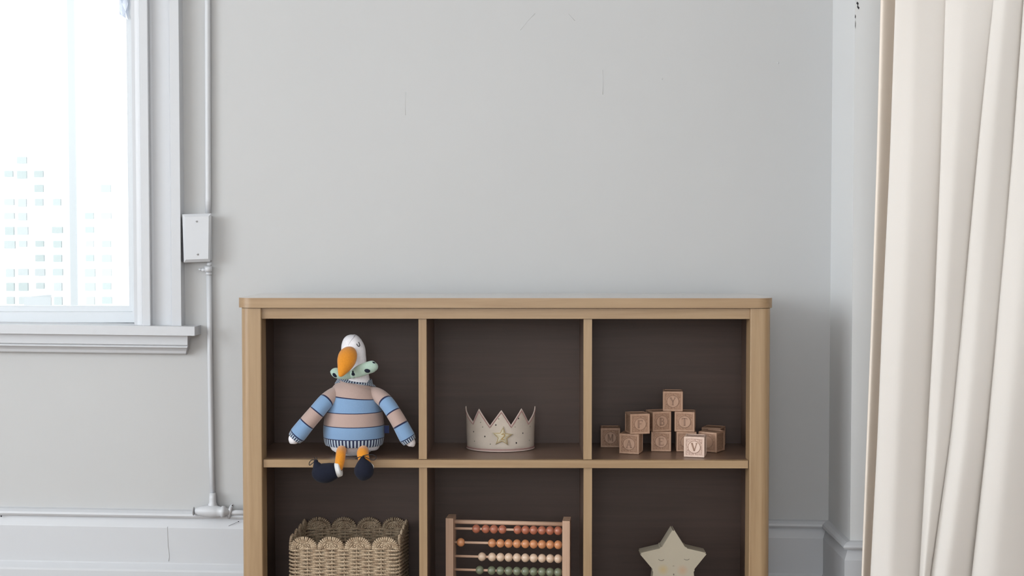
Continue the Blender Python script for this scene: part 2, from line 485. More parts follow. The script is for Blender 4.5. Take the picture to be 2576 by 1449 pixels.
# ---- city blocks outside
M_bld = mat('pale_facade', (0.62, 0.625, 0.63), 0.8)
M_bwin = mat('facade_window', (0.60, 0.68, 0.68), 0.5)
BW3 = [mat('facade_window_a', (.265, .285, .275), .5), mat('facade_window_b', (.285, .30, .292), .5), mat('facade_window_c', (.305, .312, .307), .5)]
M_bside = mat('facade_recess', (0.30, 0.30, 0.302), 0.8)
def tower(px0, px1, pytop, D, cols, seed, label, recess=None):
    random.seed(seed)
    x0, x1 = X(px0, D), X(px1, D); zt = Z(pytop, D, 150); zb0 = -40.0
    t = thing('apartment_tower', ((x0+x1)/2, D+10, zb0), label, 'building')
    bm = newbm(); box(bm, x0, x1, D, D+20, zb0, zt); obj('facade', bm, M_bld, t)
    fl = 35.2 * D / F_PX
    z_top = Z(360, D, 150)
    for c in cols:
        for k in range(0, 12):
            py = 395 + k*35.2
            pr = 0.25 + 0.7*min(1, k/8)
            if random.random() > pr: continue
            wpx = 27 * random.uniform(.7, 1.0); hpx = 20*random.uniform(.7, 1.0)
            a, b = X(c-wpx/2, D), X(c+wpx/2, D); z1_ = Z(py, D, 150); z0_ = Z(py+hpx, D, 150)
            bm = newbm(); box(bm, a, b, D-0.35, D-0.02, z0_, z1_)
            f = obj('window', bm, random.choice(BW3), t)
    if recess:
        a, b = X(recess[0], D), X(recess[1], D)
        bm = newbm(); box(bm, a, b, D-0.6, D, zb0, zt); obj('stair_strip', bm, M_bside, t)
    return t
tower(-170, 128, 130, 262, [-120, -60, 27, 60, 102], 11, 'pale apartment tower beyond the window with a grid of faint windows', None)
tower(129, 196, -40, 240, [147], 12, 'narrow pale tower with a grey stair strip beyond the window', (180, 196))
tower(204, 330, 330, 215, [228, 270], 13, 'lower pale tower at the right edge of the window view')
bm = newbm(); box(bm, X(60, 240), X(128, 240), 240, 252, -40, Z(748, 240, 100)); bevel_all(bm, 0.5, 1)
tag(obj('rooftop_block', bm, M_bside), 'low grey rooftop just above the window sill outside', 'building')

# ================================================================== WIRING on the wall
def pipe_obj(name, pts, r, label, cat='pipe', parts=()):
    bm = newbm(); sweep(bm, pts, r, 14)
    return tag(obj(name, bm, M_trim), label, cat)
PYD = WY - 0.011
pipe_obj('conduit_pipe', [P(522, -260, PYD), P(522, 0, PYD), P(523.5, 500, PYD), P(523.5, 536, PYD)], S(7.2, WY), 'white painted conduit running up the wall from the junction box')
low = pipe_obj('conduit_pipe', [P(525.5, 690, PYD), P(528, 900, PYD), P(532, 1150, PYD), P(536, 1268, PYD)], S(6.6, WY), 'white painted conduit running down from the junction box to the baseboard')
bm = newbm()   # collar below the box
sweep(bm, [P(527, 660, PYD-.004), P(526, 668, PYD-.004)], S(6, WY), 14)
sweep(bm, [P(524, 670, PYD-.004), P(524, 684, PYD-.004)], S(9.5, WY), 14)
blob(bm, P(512, 679, PYD-.004), S(6, WY), 0.006, S(5, WY), 12, 8)
blob(bm, P(504, 678, PYD), S(5, WY), 0.005, S(3.5, WY), 12, 8)
sweep(bm, [P(525.5, 684, PYD), P(525.5, 692, PYD)], S(8, WY), 14)
obj('pipe_collar', bm, M_trim, low)
# tee fitting at the baseboard
TY = WY - 0.026
bm = newbm()
pts = [(490, 3), (492, 8), (495, 8), (497, 10), (505, 12), (520, 15), (534, 16), (546, 15), (556, 12), (558, 14.5), (566, 14.5), (568, 10), (578, 9)]
sweep(bm, [P(px, 1285+(px-490)*.03, TY) for px, r in pts], [S(r, WY) for px, r in pts], 16)
pv = [(1240, 7.5), (1252, 9), (1264, 9), (1270, 12), (1284, 12)]
sweep(bm, [P(535 + (0), py, TY+0.006) for py, r in pv], [S(r, WY) for py, r in pv], 16)
blob(bm, P(487, 1286, TY), S(2, WY), 0.012, S(11, WY), 10, 8)
te = tag(obj('pipe_tee_fitting', bm, M_trim), 'paint-clogged white tee fitting where the conduit meets the baseboard', 'pipe fitting')
bm = newbm()
sweep(bm, [P(576, 1302, TY+.01), P(577, 1292, TY-.004), P(579, 1282, TY-.004), P(583, 1271, TY+.008)], [(S(4.5, WY), .004)]*4, 10)
blob(bm, P(584.5, 1271.5, TY+.004), S(4, WY), .006, S(4, WY), 10, 8)
cl = tag(obj('pipe_clip', bm, M_trim), 'small painted pipe strap beside the shelf', 'pipe clip')
bm = newbm(); blob(bm, P(584, 1271.5, TY-.002), S(1.6, WY), .002, S(1.6, WY), 8, 6); obj('nail_head', bm, M_dark, cl)
bm = newbm(); sweep(bm, [P(568, 1288, WY-.024), P(596, 1289, WY-.022), P(640, 1290, WY-.022)], S(6.5, WY), 12)
tag(obj('conduit_pipe', bm, M_trim), 'short white conduit stub running behind the shelf', 'pipe')

# junction box
jb = thing('junction_box', P(495, 660, WY), 'white painted metal junction box with blank cover on the wall', 'junction box')
BY = WY - 0.036
bm = newbm(); box(bm, X(467, BY), X(526, BY), BY+0.004, WY, Z(655, WY, 495), Z(543, WY, 495)); bevel_all(bm, .003, 2); obj('box_body', bm, M_trim, jb)
bm = newbm()
o4 = [P(458.5, 539, BY+.003), P(531.5, 537, BY+.003), P(528.5, 658, BY+.003), P(462.5, 660.5, BY+.003)]
i4 = [P(466, 546, BY-.004), P(525, 544, BY-.004), P(524, 651, BY-.004), P(468, 653, BY-.004)]
b4 = [v + Vector((0, .003, 0)) for v in o4]
rg = [[bm.verts.new(v) for v in L] for L in (b4, o4, i4)]
for a in range(2):
    for k in range(4): bm.faces.new([rg[a][k], rg[a][(k+1) % 4], rg[a+1][(k+1) % 4], rg[a+1][k]])
bm.faces.new(rg[2]); bm.faces.new(list(reversed(rg[0])))
bevel_all(bm, .0012, 2, 12)
cv = obj('cover_plate', bm, M_trim, jb)
for (px, py) in ((495, 557), (497.5, 640)):
    bm = newbm(); sweep(bm, [P(px, py, BY-.0035), P(px, py, BY-.0055)], S(2.6, WY), 14)
    box(bm, P(px, py, BY).x-S(1.8, WY), P(px, py, BY).x+S(1.8, WY), BY-.0060, BY-.0053, P(px, py, BY).z-.0005, P(px, py, BY).z+.0005, 1)
    obj('screw', bm, [M_screw, M_dark], cv)
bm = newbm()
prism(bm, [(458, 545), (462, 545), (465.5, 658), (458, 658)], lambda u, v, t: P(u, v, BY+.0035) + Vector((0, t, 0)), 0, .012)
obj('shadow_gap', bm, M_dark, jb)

# ================================================================== SHELF
FY = 2.910     # front of the top board
PFY = 2.916    # front of the posts
SFY = 2.924    # front of rails and shelves
DFY = 2.930    # front of dividers
BYK = 3.185    # back board
x_l, x_r = X(601, FY+.034, 760), X(1942.5, FY+.034, 760)
z_t, z_b = Z(750, FY), Z(775, FY)
shelf = thing('cube_shelf', ((x_l+x_r)/2, 3.05, 0), 'light maple six-cube shelf unit standing against the wall', 'shelf')
def rounded_rect(x0, x1, y0, y1, r, k=8):
    pts = []
    for (cx, cy, a0) in ((x0+r, y0+r, 180), (x1-r, y0+r, 270), (x1-r, y1-r, 0), (x0+r, y1-r, 90)):
        for i in range(k+1):
            a = R(a0 + 90*i/k); pts.append((cx + r*math.cos(a), cy + r*math.sin(a)))
    return pts
bm = newbm()
prism(bm, rounded_rect(x_l, x_r, FY, BYK+.010, .038, 24), lambda u, v, t: (u, v, t), z_b, z_t)
bevel_all(bm, .0022, 4, 60)
bm.normal_update()
for f in bm.faces: f.material_index = 1 if abs(f.normal.z) > .9 and f.calc_center_median().z > z_t - .001 else 0
obj('top_board', bm, [M_wx, M_top], shelf)
pl0, pl1 = X(608, PFY+.020, 780), X(657.5, PFY, 900)
pr0, pr1 = X(1887, PFY, 900), X(1937.5, PFY+.020, 780)
def post(x0, x1, outer_left, y0, y1, r, name='corner_post'):
    bm = newbm()
    k = 20; pts = []
    rs = (r if outer_left else .003, .003 if outer_left else r, .003, .003)
    for (cx, cy, a0, q) in ((x0, y0, 180, rs[0]), (x1, y0, 270, rs[1]), (x1, y1, 0, rs[2]), (x0, y1, 90, rs[3])):
        sx = 1 if cx == x0 else -1; sy = 1 if cy == y0 else -1
        for i in range(k+1):
            a = R(a0 + 90*i/k); pts.append((cx + sx*q + q*math.cos(a), cy + sy*q + q*math.sin(a)))
    prism(bm, pts, lambda u, v, t: (u, v, t), 0.0, z_b-.0012)
    return obj(name, bm, M_wz, shelf)
post(pl0, pl1, True, PFY, PFY+.055, .022)
post(pr0, pr1, False, PFY, PFY+.055, .022)
post(pl0, pl0+.0058, True, BYK-.045, BYK+.008, .0025, 'rear_post')
post(pr1-.0058, pr1, False, BYK-.045, BYK+.008, .0025, 'rear_post')
def side_panel(x0, x1):
    bm = newbm(); box(bm, x0, x1, PFY+.0555, BYK+.007, .05, z_b-.001); return obj('side_panel', bm, [M_in], shelf)
side_panel(pl0+.006, pl0+.024); side_panel(pr1-.024, pr1-.006)
# front rail under the top
zr0 = Z(802, SFY); 
bm = newbm(); box(bm, pl1, pr0, SFY, SFY+.02, zr0, z_b-.0015); bevel_all(bm, .0015, 2); obj('top_rail', bm, M_wx, shelf)
bm = newbm(); box(bm, pl0+.024, pr1-.024, SFY+.02, BYK, zr0+.006, z_b-.001); obj('top_underside', bm, M_in, shelf)
zs1, zs0 = Z(1157.5, SFY), Z(1177, SFY)
def shelf_board(z0, z1, name='shelf_board'):
    bm = newbm(); box(bm, pl1+.0015, pr0-.0015, SFY, SFY+.016, z0, z1); bevel_all(bm, .0025, 3)
    a = obj(name, bm, M_wx, shelf)
    bm = newbm(); box(bm, pl0+.024, pr1-.024, SFY+.0155, BYK, z0+.0006, z1-.0006)
    b = obj('shelf_surface', bm, M_sf, a)
    return a
shelf_board(zs0, zs1)
H = zr0 - zs1
zq1 = zs0 - H; zq0 = zq1 - (zs1-zs0)
shelf_board(zq0, zq1, 'bottom_board')
for (a, b) in ((1053, 1073), (1468, 1489)):
    for (z0, z1, yc) in ((zs1, zr0, 950), (zq1, zs0, 1350)):
        xa, xb = X(a + (1.5 if z0 == zq1 and a < 1100 else 0), DFY, yc), X(b + (1.5 if z0 == zq1 and a < 1100 else 0), DFY, yc)
        bm = newbm(); box(bm, xa, xb, DFY, DFY+.018, z0+.0008, z1-.0008); bevel_all(bm, .0028, 3)
        d = obj('divider', bm, M_wz, shelf)
        bm = newbm(); box(bm, xa+.0005, xb-.0005, DFY+.0175, BYK, z0, z1+.004); obj('divider_panel', bm, M_in, d)
bm = newbm(); box(bm, pl0+.024, pr1-.024, BYK, BYK+.008, zq0, z_b-.002)
obj('back_board', bm, M_back, shelf)
bm = newbm(); box(bm, pl1, pr0, SFY+.03, SFY+.05, 0.02, zq0-.001); obj('kick_rail', bm, M_wx, shelf)

# ================================================================== CURTAIN
cm = bpy.data.materials.new('cream_curtain'); cm.use_nodes = True
nt = cm.node_tree; b = nt.nodes['Principled BSDF']
b.inputs['Base Color'].default_value = (0.84, 0.818, 0.795, 1); b.inputs['Roughness'].default_value = .85
b.inputs['Sheen Weight'].default_value = .2
tl = nt.nodes.new('ShaderNodeBsdfTranslucent'); tl.inputs[0].default_value = (0.86, 0.81, 0.75, 1)
mx = nt.nodes.new('ShaderNodeMixShader'); mx.inputs[0].default_value = .36
tc = nt.nodes.new('ShaderNodeTexCoord'); wv = nt.nodes.new('ShaderNodeTexNoise'); wv.inputs['Scale'].default_value = 420
bp = nt.nodes.new('ShaderNodeBump'); bp.inputs['Strength'].default_value = .12; bp.inputs['Distance'].default_value = .0006
nt.links.new(tc.outputs['Object'], wv.inputs['Vector']); nt.links.new(wv.outputs['Fac'], bp.inputs['Height']); nt.links.new(bp.outputs[0], b.inputs['Normal'])
nt.links.new(b.outputs[0], mx.inputs[1]); nt.links.new(tl.outputs[0], mx.inputs[2]); nt.links.new(mx.outputs[0], nt.nodes['Material Output'].inputs[0])
CY = 2.74
def interp(tab, y):
    if y <= tab[0][0]: a, b = tab[0], tab[1]
    elif y >= tab[-1][0]: a, b = tab[-2], tab[-1]
    else:
        for a, b in zip(tab, tab[1:]):
            if a[0] <= y <= b[0]: break
    return a[1] + (b[1]-a[1])*(y-a[0])/(b[0]-a[0])
edges = [
    [(0, 2252), (400, 2238), (800, 2219), (1100, 2207), (1449, 2189)],
    [(0, 2378), (400, 2366), (800, 2350), (1100, 2333), (1449, 2313)],
    [(0, 2498), (400, 2458), (800, 2421), (1100, 2391), (1449, 2341)],
    [(0, 2575), (400, 2546), (800, 2510), (1100, 2483), (1449, 2444)],
    [(0, 2690), (400, 2665), (800, 2640), (1100, 2615), (1449, 2590)],
    [(0, 2810), (400, 2790), (800, 2760), (1100, 2740), (1449, 2710)],
    [(0, 2910), (400, 2900), (800, 2890), (1100, 2880), (1449, 2870)],
]
# fold cross-section inside one pleat: (fraction, depth)
fold = [(0.0, .020), (.04, .0145), (.14, .0075), (.28, .0015), (.40, 0.0), (.54, .003), (.70, .010), (.85, .019), (.96, .029), (1.02, .034), (1.035, .030), (1.015, .024)]
bm = newbm()
NV = 44
ys = [-560 + i*(1449+560+330)/(NV-1) for i in range(NV)]
amps = [1.0, .8, 1.0, 1.1, 1.0, 1.0]
cols = []
for p in range(len(edges)-1):
    for f, d in (fold if p < len(edges)-2 else fold[:-3]):
        cols.append((p, f, d))
grid = []
for py in ys:
    row = []
    for (p, f, d) in cols:
        yy = min(max(py, -300), 1700)
        a = interp(edges[p], yy); b_ = interp(edges[p+1], yy)
        px = a + (b_-a)*f
        w1 = .004*math.sin(py/210.0 + p*1.7 + f*3.0)
        extra = 0.004*math.exp(-((f-.42)/.07)**2)*(1 if p == 0 else .5)
        row.append(bm.verts.new(P(px, py, CY + d*amps[p]*(.55 + .6*max(0, min(1, py/1300.0))) + w1 - extra + (py-700)*(-.00002))))
    grid.append(row)
for i in range(NV-1):
    for j in range(len(cols)-1):
        f = bm.faces.new([grid[i][j], grid[i][j+1], grid[i+1][j+1], grid[i+1][j]]); f.smooth = True
zmin = min(v.co.z for v in bm.verts)
for v in bm.verts: v.co.z = max(v.co.z, .012)
cur = thing('curtain', (X(2480, CY), CY+.02, 0), 'long cream curtain hanging in soft folds at the right', 'curtain')
o = obj('curtain_cloth', bm, cm, cur, mods=(('solid', .0016), ('subsurf', 1)))
# inner hem fold behind its left edge
e0 = [(0, 2215), (400, 2205), (800, 2192), (1100, 2180), (1449, 2167)]
bm = newbm(); grid = []
for py in ys:
    yy = min(max(py, -300), 1700)
    a = interp(e0, yy); b_ = interp(edges[0], yy)
    row = []
    for f, d in ((0.10, .020), (0.0, .008), (.08, .0), (.30, .002), (.55, .012), (.8, .026), (1.05, .036), (1.8, .030), (3.0, .045), (4.6, .030)):
        row.append(bm.verts.new(P(a + (b_-a)*f, py, CY + .105 + d)))
    grid.append(row)
for i in range(NV-1):
    for j in range(9):
        f = bm.faces.new([grid[i][j], grid[i][j+1], grid[i+1][j+1], grid[i+1][j]]); f.smooth = True
for v in bm.verts: v.co.z = max(v.co.z, .012)
M_lin = mat('curtain_lining', (0.80, 0.72, 0.64), .85, bump=(420, .1, .0006))
obj('curtain_lining', bm, M_lin, cur, mods=(('solid', .0016), ('subsurf', 1)))
bm = newbm(); sweep(bm, [(X(2190, CY), CY+.05, 2.05), (XR, CY+.05, 2.05)], .012, 14)
tag(obj('curtain_rod', bm, M_screw), 'thin metal rod carrying the cream curtain', 'curtain rod')

# ================================================================== PLUSH DUCK
def fabric(name, col, scale=700, vary=.06, sheen=.3):
    return mat(name, col, .95, bump=(scale, .35, .0012), spec=.15, vary=vary, vscale=260, sheen=sheen)
M_white = fabric('white_plush', (.78, .765, .80))
M_orange = fabric('orange_felt', (.60, .225, .018))
M_mint = fabric('mint_knit', (.36, .48, .41))
M_navy = fabric('navy_knit', (.011, .013, .024), sheen=.04)
M_cuff = fabric('grey_white_cuff', (.62, .63, .63))
M_thread = mat('black_thread', (.008, .008, .012), .7)
BEI, BLU, NAV, LIT = (.40, .295, .262), (.185, .30, .47), (.014, .018, .055), (.38, .45, .52)
def knit(name, stops, rib_n, rib_ranges, plain=None):
    """stops: list of (v, colour) along the garment; rib where v in range"""
    m = bpy.data.materials.new(name); m.use_nodes = True
    nt = m.node_tree; b = nt.nodes['Principled BSDF']; b.inputs['Roughness'].default_value = .95; b.inputs['Specular IOR Level'].default_value = .15
    b.inputs['Sheen Weight'].default_value = .3
    uv = nt.nodes.new('ShaderNodeUVMap'); uv.uv_map = 'UVMap'
    sp = nt.nodes.new('ShaderNodeSeparateXYZ'); nt.links.new(uv.outputs[0], sp.inputs[0])
    r = nt.nodes.new('ShaderNodeValToRGB'); r.color_ramp.interpolation = 'CONSTANT'
    el = r.color_ramp.elements
    el[0].position = stops[0][0]; el[0].color = (*stops[0][1], 1)
    el[1].position = stops[1][0]; el[1].color = (*stops[1][1], 1)
    for p, c in stops[2:]:
        e = el.new(p); e.color = (*c, 1)
    nt.links.new(sp.outputs[1], r.inputs[0])
    mul = nt.nodes.new('ShaderNodeMath'); mul.operation = 'MULTIPLY'; mul.inputs[1].default_value = rib_n
    nt.links.new(sp.outputs[0], mul.inputs[0])
    fr = nt.nodes.new('ShaderNodeMath'); fr.operation = 'FRACT'; nt.links.new(mul.outputs[0], fr.inputs[0])
    gt = nt.nodes.new('ShaderNodeMath'); gt.operation = 'GREATER_THAN'; gt.inputs[1].default_value = .5; nt.links.new(fr.outputs[0], gt.inputs[0])
    rc = nt.nodes.new('ShaderNodeMixRGB'); rc.inputs[1].default_value = (*NAV, 1); rc.inputs[2].default_value = (*LIT, 1); nt.links.new(gt.outputs[0], rc.inputs[0])
    rr = nt.nodes.new('ShaderNodeValToRGB'); rr.color_ramp.interpolation = 'CONSTANT'
    e = rr.color_ramp.elements; e[0].position = 0; e[0].color = (0, 0, 0, 1); e[1].position = rib_ranges[0]; e[1].color = (1, 1, 1, 1)
    if rib_ranges[0] <= 0: e[0].color = (1, 1, 1, 1)
    nt.links.new(sp.outputs[1], rr.inputs[0])
    mx = nt.nodes.new('ShaderNodeMixRGB'); nt.links.new(rr.outputs[0], mx.inputs[0]); nt.links.new(r.outputs[0], mx.inputs[1]); nt.links.new(rc.outputs[0], mx.inputs[2])
    nt.links.new(mx.outputs[0], b.inputs['Base Color'])
    tc = nt.nodes.new('ShaderNodeTexCoord'); n = nt.nodes.new('ShaderNodeTexNoise'); n.inputs['Scale'].default_value = 620; nt.links.new(tc.outputs['Object'], n.inputs['Vector'])
    bp = nt.nodes.new('ShaderNodeBump'); bp.inputs['Strength'].default_value = .5; bp.inputs['Distance'].default_value = .0014
    nt.links.new(n.outputs['Fac'], bp.inputs['Height']); nt.links.new(bp.outputs[0], b.inputs['Normal'])
    return m
DY = 3.0
duck = thing('plush_duck', (X(890, DY, 1143), DY, zs1), 'white plush duck in a striped sweater sitting on the left shelf edge', 'soft toy')
def ringset(data, Y, ryf=1.0, k=3):
    """data rows: (py, cx, r[, ry]) -> points and radii (px)"""
    pts, rad = [], []
    for d in data:
        py, cx, r = d[:3]; ry = d[3] if len(d) > 3 else r*ryf
        yo = d[4] if len(d) > 4 else 0
        pts.append(P(cx, py, Y+yo)); rad.append((S(r, Y), S(ry, Y)))
    return smooth_pts(pts, rad, k)
# body and head: one continuous white shape
body = [(841.5, 890, 1.5), (842.5, 890, 8), (846, 889.5, 15), (852, 888.5, 21.5), (860, 887.5, 26), (870, 887.5, 29), (882, 889, 30.5), (895, 891, 30), (908, 894, 28), (920, 896, 26.5), (932, 898, 26.5), (944, 899, 29), (954, 899, 31), (962, 899, 31),
        (975, 897, 38), (1000, 892, 52), (1040, 890, 62), (1080, 890, 68, 56), (1105, 890, 69, 54), (1118, 889, 66, 50), (1127, 888, 58, 46), (1135, 888, 46, 40), (1140, 888, 36, 34), (1143, 888, 26, 26)]
pts, rad = ringset(body, DY, .86, 3)
bm = newbm(); sweep(bm, pts, rad, 40, up=(0, 1, 0)); bd = obj('body', bm, M_white, duck)
# seam on the head
bm = newbm()
sl = [(893, 843), (888, 850), (882, 858), (877, 867), (874, 876), (872, 884)]
def on_head(px, py, lift=0.0):
    # point on the head's surface toward the viewer
    for a, b_ in zip(body, body[1:]):
        if a[0] <= py <= b_[0]:
            t = (py-a[0])/(b_[0]-a[0]); cx = a[1]+(b_[1]-a[1])*t; r = a[2]+(b_[2]-a[2])*t; break
    q = max(0.0, 1-((px-cx)/r)**2)
    return P(px, py, DY - S(r*.86, DY)*math.sqrt(q) - lift)
sweep(bm, [on_head(px, py, .0003) for px, py in sl], .0006, 6)
M_seam = fabric('seam_thread', (.60, .59, .64)); obj('head_seam', bm, M_seam, bd)
# sleeping eye, a stitched U
bm = newbm()
sweep(bm, [on_head(px, py, .0009) for px, py in ((897.0, 864.8), (899, 868.4), (901.3, 871), (903.6, 871.4), (905.2, 868.8), (904.3, 865), (902.0, 860.3))], .0009, 8)
obj('eye', bm, M_thread, bd)
bm = newbm()
sweep(bm, [on_head(px, py, .0009) for px, py in ((862.0, 868), (861.2, 872), (860.6, 875))], .0005, 8)
# beak
bk = [((878, 883.5), 2.972, 13), ((877, 886, ), 2.962, 19), ((875.5, 892), 2.950, 23), ((873.5, 901), 2.940, 24), ((870.5, 911), 2.931, 22.5), ((866.5, 922), 2.922, 18.5), ((862, 932), 2.914, 13.5), ((858.5, 940), 2.909, 9), ((856, 945), 2.907, 5.5), ((855, 947.5), 2.906, 2)]
bm.free(); bm = newbm()
pts, rad = smooth_pts([P(a[0], a[1], Y) for a, Y, r in bk], [(S(r, Y), S(r*.8, Y)) for a, Y, r in bk], 3)
sweep(bm, pts, rad, 28, up=(0, 1, 0)); obj('beak', bm, M_orange, duck)
# sweater
H0, H1 = 962, 1118
def vv(py): return (py - H0) / (H1 - H0)
st = [(0, BEI), (vv(996), NAV), (vv(998), BLU), (vv(1032.5), NAV), (vv(1034.5), BEI), (vv(1066), NAV), (vv(1068), BLU), (vv(1097), NAV), (vv(1099), BLU)]
M_sw = knit('striped_sweater_knit', st, 52, (vv(1099),))
sw = [(962.5, 897.5, 39), (965, 897, 43), (969, 896, 47.5), (980, 894, 56), (992, 892, 61.5), (1005, 891, 66), (1020, 890.5, 69.5), (1040, 890.5, 73), (1060, 890.5, 76), (1080, 890.5, 77.5, 66), (1095, 890.5, 77, 65), (1105, 890.5, 76, 64), (1113, 890.5, 74.5, 62), (1118, 890.5, 72, 60)]
pts, rad = ringset(sw, DY, .85, 3)
ppy = []
for a, b_ in zip(sw, sw[1:]):
    for j in range(3): ppy.append(a[0] + (b_[0]-a[0])*j/3)
ppy.append(sw[-1][0])
bm = newbm(); sweep(bm, pts, rad, 48, up=(0, 1, 0), vs=[vv(p) for p in ppy], caps=False); swo = obj('sweater', bm, M_sw, duck)
# rib collar round the neck
M_rib = knit('navy_white_rib', [(0, BLU), (.5, BLU)], 46, (0,))
bm = newbm()
pts, rad = ringset([(951, 897, 38, 24, .006), (955, 896.5, 41, 26, .006), (962, 895, 47, 28, .005), (970, 894, 52, 36, .003)], DY, .9, 3)
sweep(bm, pts, rad, 48, up=(0, 1, 0), caps=False); obj('collar', bm, M_rib, swo, mods=(('solid', .002),))
# sleeves with cuffs and hands
def sleeve(path, lines, cuff, hand):
    pts, rad = smooth_pts([P(x, y, Y) for x, y, Y, r in path], [(S(r, Y), S(r, Y)*.92) for x, y, Y, r in path], 4)
    L = [0]
    for i in range(1, len(pts)): L.append(L[-1] + (pts[i]-pts[i-1]).length)
    vs = [l/L[-1] for l in L]
    stops = [(0, BEI)]
    c = [BLU, BEI, BLU]
    for i, v in enumerate(lines):
        stops += [(v-.008, NAV), (v+.010, c[i])]
    stops += [(cuff-.012, NAV), (cuff, BLU)]
    m = knit('striped_sleeve_knit', stops, 20, (cuff+.004,))
    bm = newbm(); sweep(bm, pts, rad, 32, vs=vs); s = obj('sleeve', bm, m, duck)
    bm = newbm(); pts, rad = smooth_pts([P(x, y, Y) for x, y, Y, r in hand], [(S(r, Y), S(r, Y)*.9) for x, y, Y, r in hand], 4)
    sweep(bm, pts, rad, 24); obj('hand', bm, M_white, s)
sleeve([(874, 986, 3.0, 16), (860, 988, 2.997, 20), (842, 993, 2.985, 21), (820, 1009, 2.965, 21.5), (796, 1037, 2.955, 22), (772, 1065, 2.95, 22.5), (752, 1090, 2.948, 23.5), (746, 1097, 2.948, 22), (741, 1103, 2.948, 20)],
       (.345, .54, .74), .945, [(752, 1090, 2.95, 13), (745, 1098, 2.949, 16.5), (739, 1104.5, 2.948, 16), (734, 1110, 2.948, 12), (730, 1115, 2.948, 3)])
sleeve([(918, 988, 3.0, 16), (932, 990, 2.997, 20), (953, 996, 2.985, 20.5), (973, 1014, 2.965, 20.5), (990, 1039, 2.955, 20.5), (1006, 1066, 2.95, 21), (1021, 1094, 2.948, 22), (1026, 1103, 2.948, 21.5), (1031, 1111, 2.948, 19)],
       (.375, .555, .745), .945, [(1022, 1096, 2.952, 12), (1027, 1104, 2.951, 15), (1033, 1112, 2.95, 14), (1038, 1118, 2.95, 10), (1041, 1123, 2.95, 3)])
# care tag at the sweater's side
M_tagb = fabric('blue_tag', (.022, .03, .08))
bm = newbm(); box(bm, X(966, 2.99), X(978, 2.99), 2.985, 2.9875, Z(1089, 2.99, 970), Z(1070, 2.99, 970)); bevel_all(bm, .0007, 1); obj('side_tag', bm, M_tagb, swo)
# neckerchief bow
bm = newbm()
def lobe(data, k=4, mi=0):
    pts, rad = smooth_pts([P(x, y, Y) for x, y, Y, r, r2 in data], [(S(r, Y), S(r2, Y)) for x, y, Y, r, r2 in data], k)
    sweep(bm, pts, rad, 24, up=(0, 1, 0), mi=mi)
lobe([(884, 938, 2.962, 7, 8), (893, 938, 2.955, 12, 9), (908, 932, 2.948, 15.5, 10), (924, 926, 2.945, 15.5, 11), (937, 922, 2.946, 15, 11), (945, 920, 2.948, 11, 9), (949.5, 918, 2.95, 4, 3)])
lobe([(888, 941, 2.962, 8, 8), (874, 944, 2.955, 11, 9), (858, 942, 2.95, 12, 10), (846, 938, 2.95, 13, 10), (838, 936, 2.952, 10, 8), (832.5, 935, 2.955, 3, 3)])
blob(bm, P(888, 941, 2.955), S(9, 3), S(8, 3), S(11, 3), 16, 12)
def spot(px, py, Y, rx, rz, rot=0):
    blob(bm, P(px, py, Y), S(rx, 3), .0035, S(rz, 3), 14, 8, 1, Matrix.Rotation(R(rot), 3, 'Y'))
spot(924, 932.5, 2.9365, 7.5, 5.2, 10); spot(889, 941, 2.9475, 5, 4.4); spot(888, 936, 2.948, 2.5, 4); spot(844, 942.5, 2.944, 8, 6.5, 30); spot(940, 912.5, 2.942, 4.5, 2.2, 20)
obj('bow_tie', bm, [M_mint, M_navy], duck)
# legs and shoes
def limb(name, data, m, parent, seg=24, k=4, extra=None):
    bm = newbm()
    if extra:
        pts, rad = smooth_pts([P(x, y, Y) for x, y, Y, r in extra], [(S(r, Y), S(r, Y)) for x, y, Y, r in extra], k); sweep(bm, pts, rad, seg)
    pts, rad = smooth_pts([P(x, y, Y) for x, y, Y, r in data], [(S(r, Y), S(r, Y)) for x, y, Y, r in data], k)
    sweep(bm, pts, rad, seg); return obj(name, bm, m, parent)
LY = 2.895
lg = limb('leg', [(862, 1131, 2.965, 9), (860, 1132, 2.95, 12), (858, 1137, 2.921, 12.5), (857, 1146, 2.902, 12.5), (855.5, 1157, 2.897, 12.5), (853.5, 1168, 2.895, 12), (850, 1179, 2.893, 11.5), (848, 1184, 2.892, 10)], M_orange, duck)
sh = limb('shoe', [(850.5, 1181.5, LY-.003, 4), (850, 1182, LY-.003, 16.5), (844, 1183.5, LY-.003, 19.5), (834, 1186.5, LY-.005, 23), (820, 1190.0, LY-.006, 25), (808, 1189.5, LY-.007, 24), (798, 1187.5, LY-.008, 20), (790, 1185, LY-.008, 13), (785.5, 1183.5, LY-.008, 4)], M_navy, duck, 28, 4, [(806, 1186, LY-.008, 16), (800, 1176, LY-.008, 14), (797, 1169, LY-.008, 10), (795, 1163, LY-.008, 6), (794.5, 1159, LY-.008, 5.5), (794, 1156.5, LY-.008, 3)])
bm = newbm(); pts, rad = smooth_pts([P(846, 1183, LY-.003), P(851, 1181.5, LY-.003), P(856, 1180, LY-.003), P(858, 1179.4, LY-.003)], [(S(18.8, LY),)*2, (S(18.6, LY),)*2, (S(17.8, LY),)*2, (S(14, LY),)*2], 3)
sweep(bm, pts, rad, 28); obj('shoe_cuff', bm, M_cuff, sh)
bm = newbm()
def cord(L, Y=2.885, r=.0009):
    pts, rad = smooth_pts([P(x, y, Y) for x, y in L], [(r, r)]*len(L), 5); sweep(bm, pts, rad, 8)
cord([(794, 1158), (789, 1156.5), (783, 1158), (778.5, 1163), (777.5, 1168.5), (780, 1170), (785, 1166), (792, 1161)]); cord([(794, 1158), (791, 1152), (790.5, 1150)]); cord([(796, 1159), (797, 1153), (796, 1150.5)])
obj('shoelace', bm, M_thread, sh)
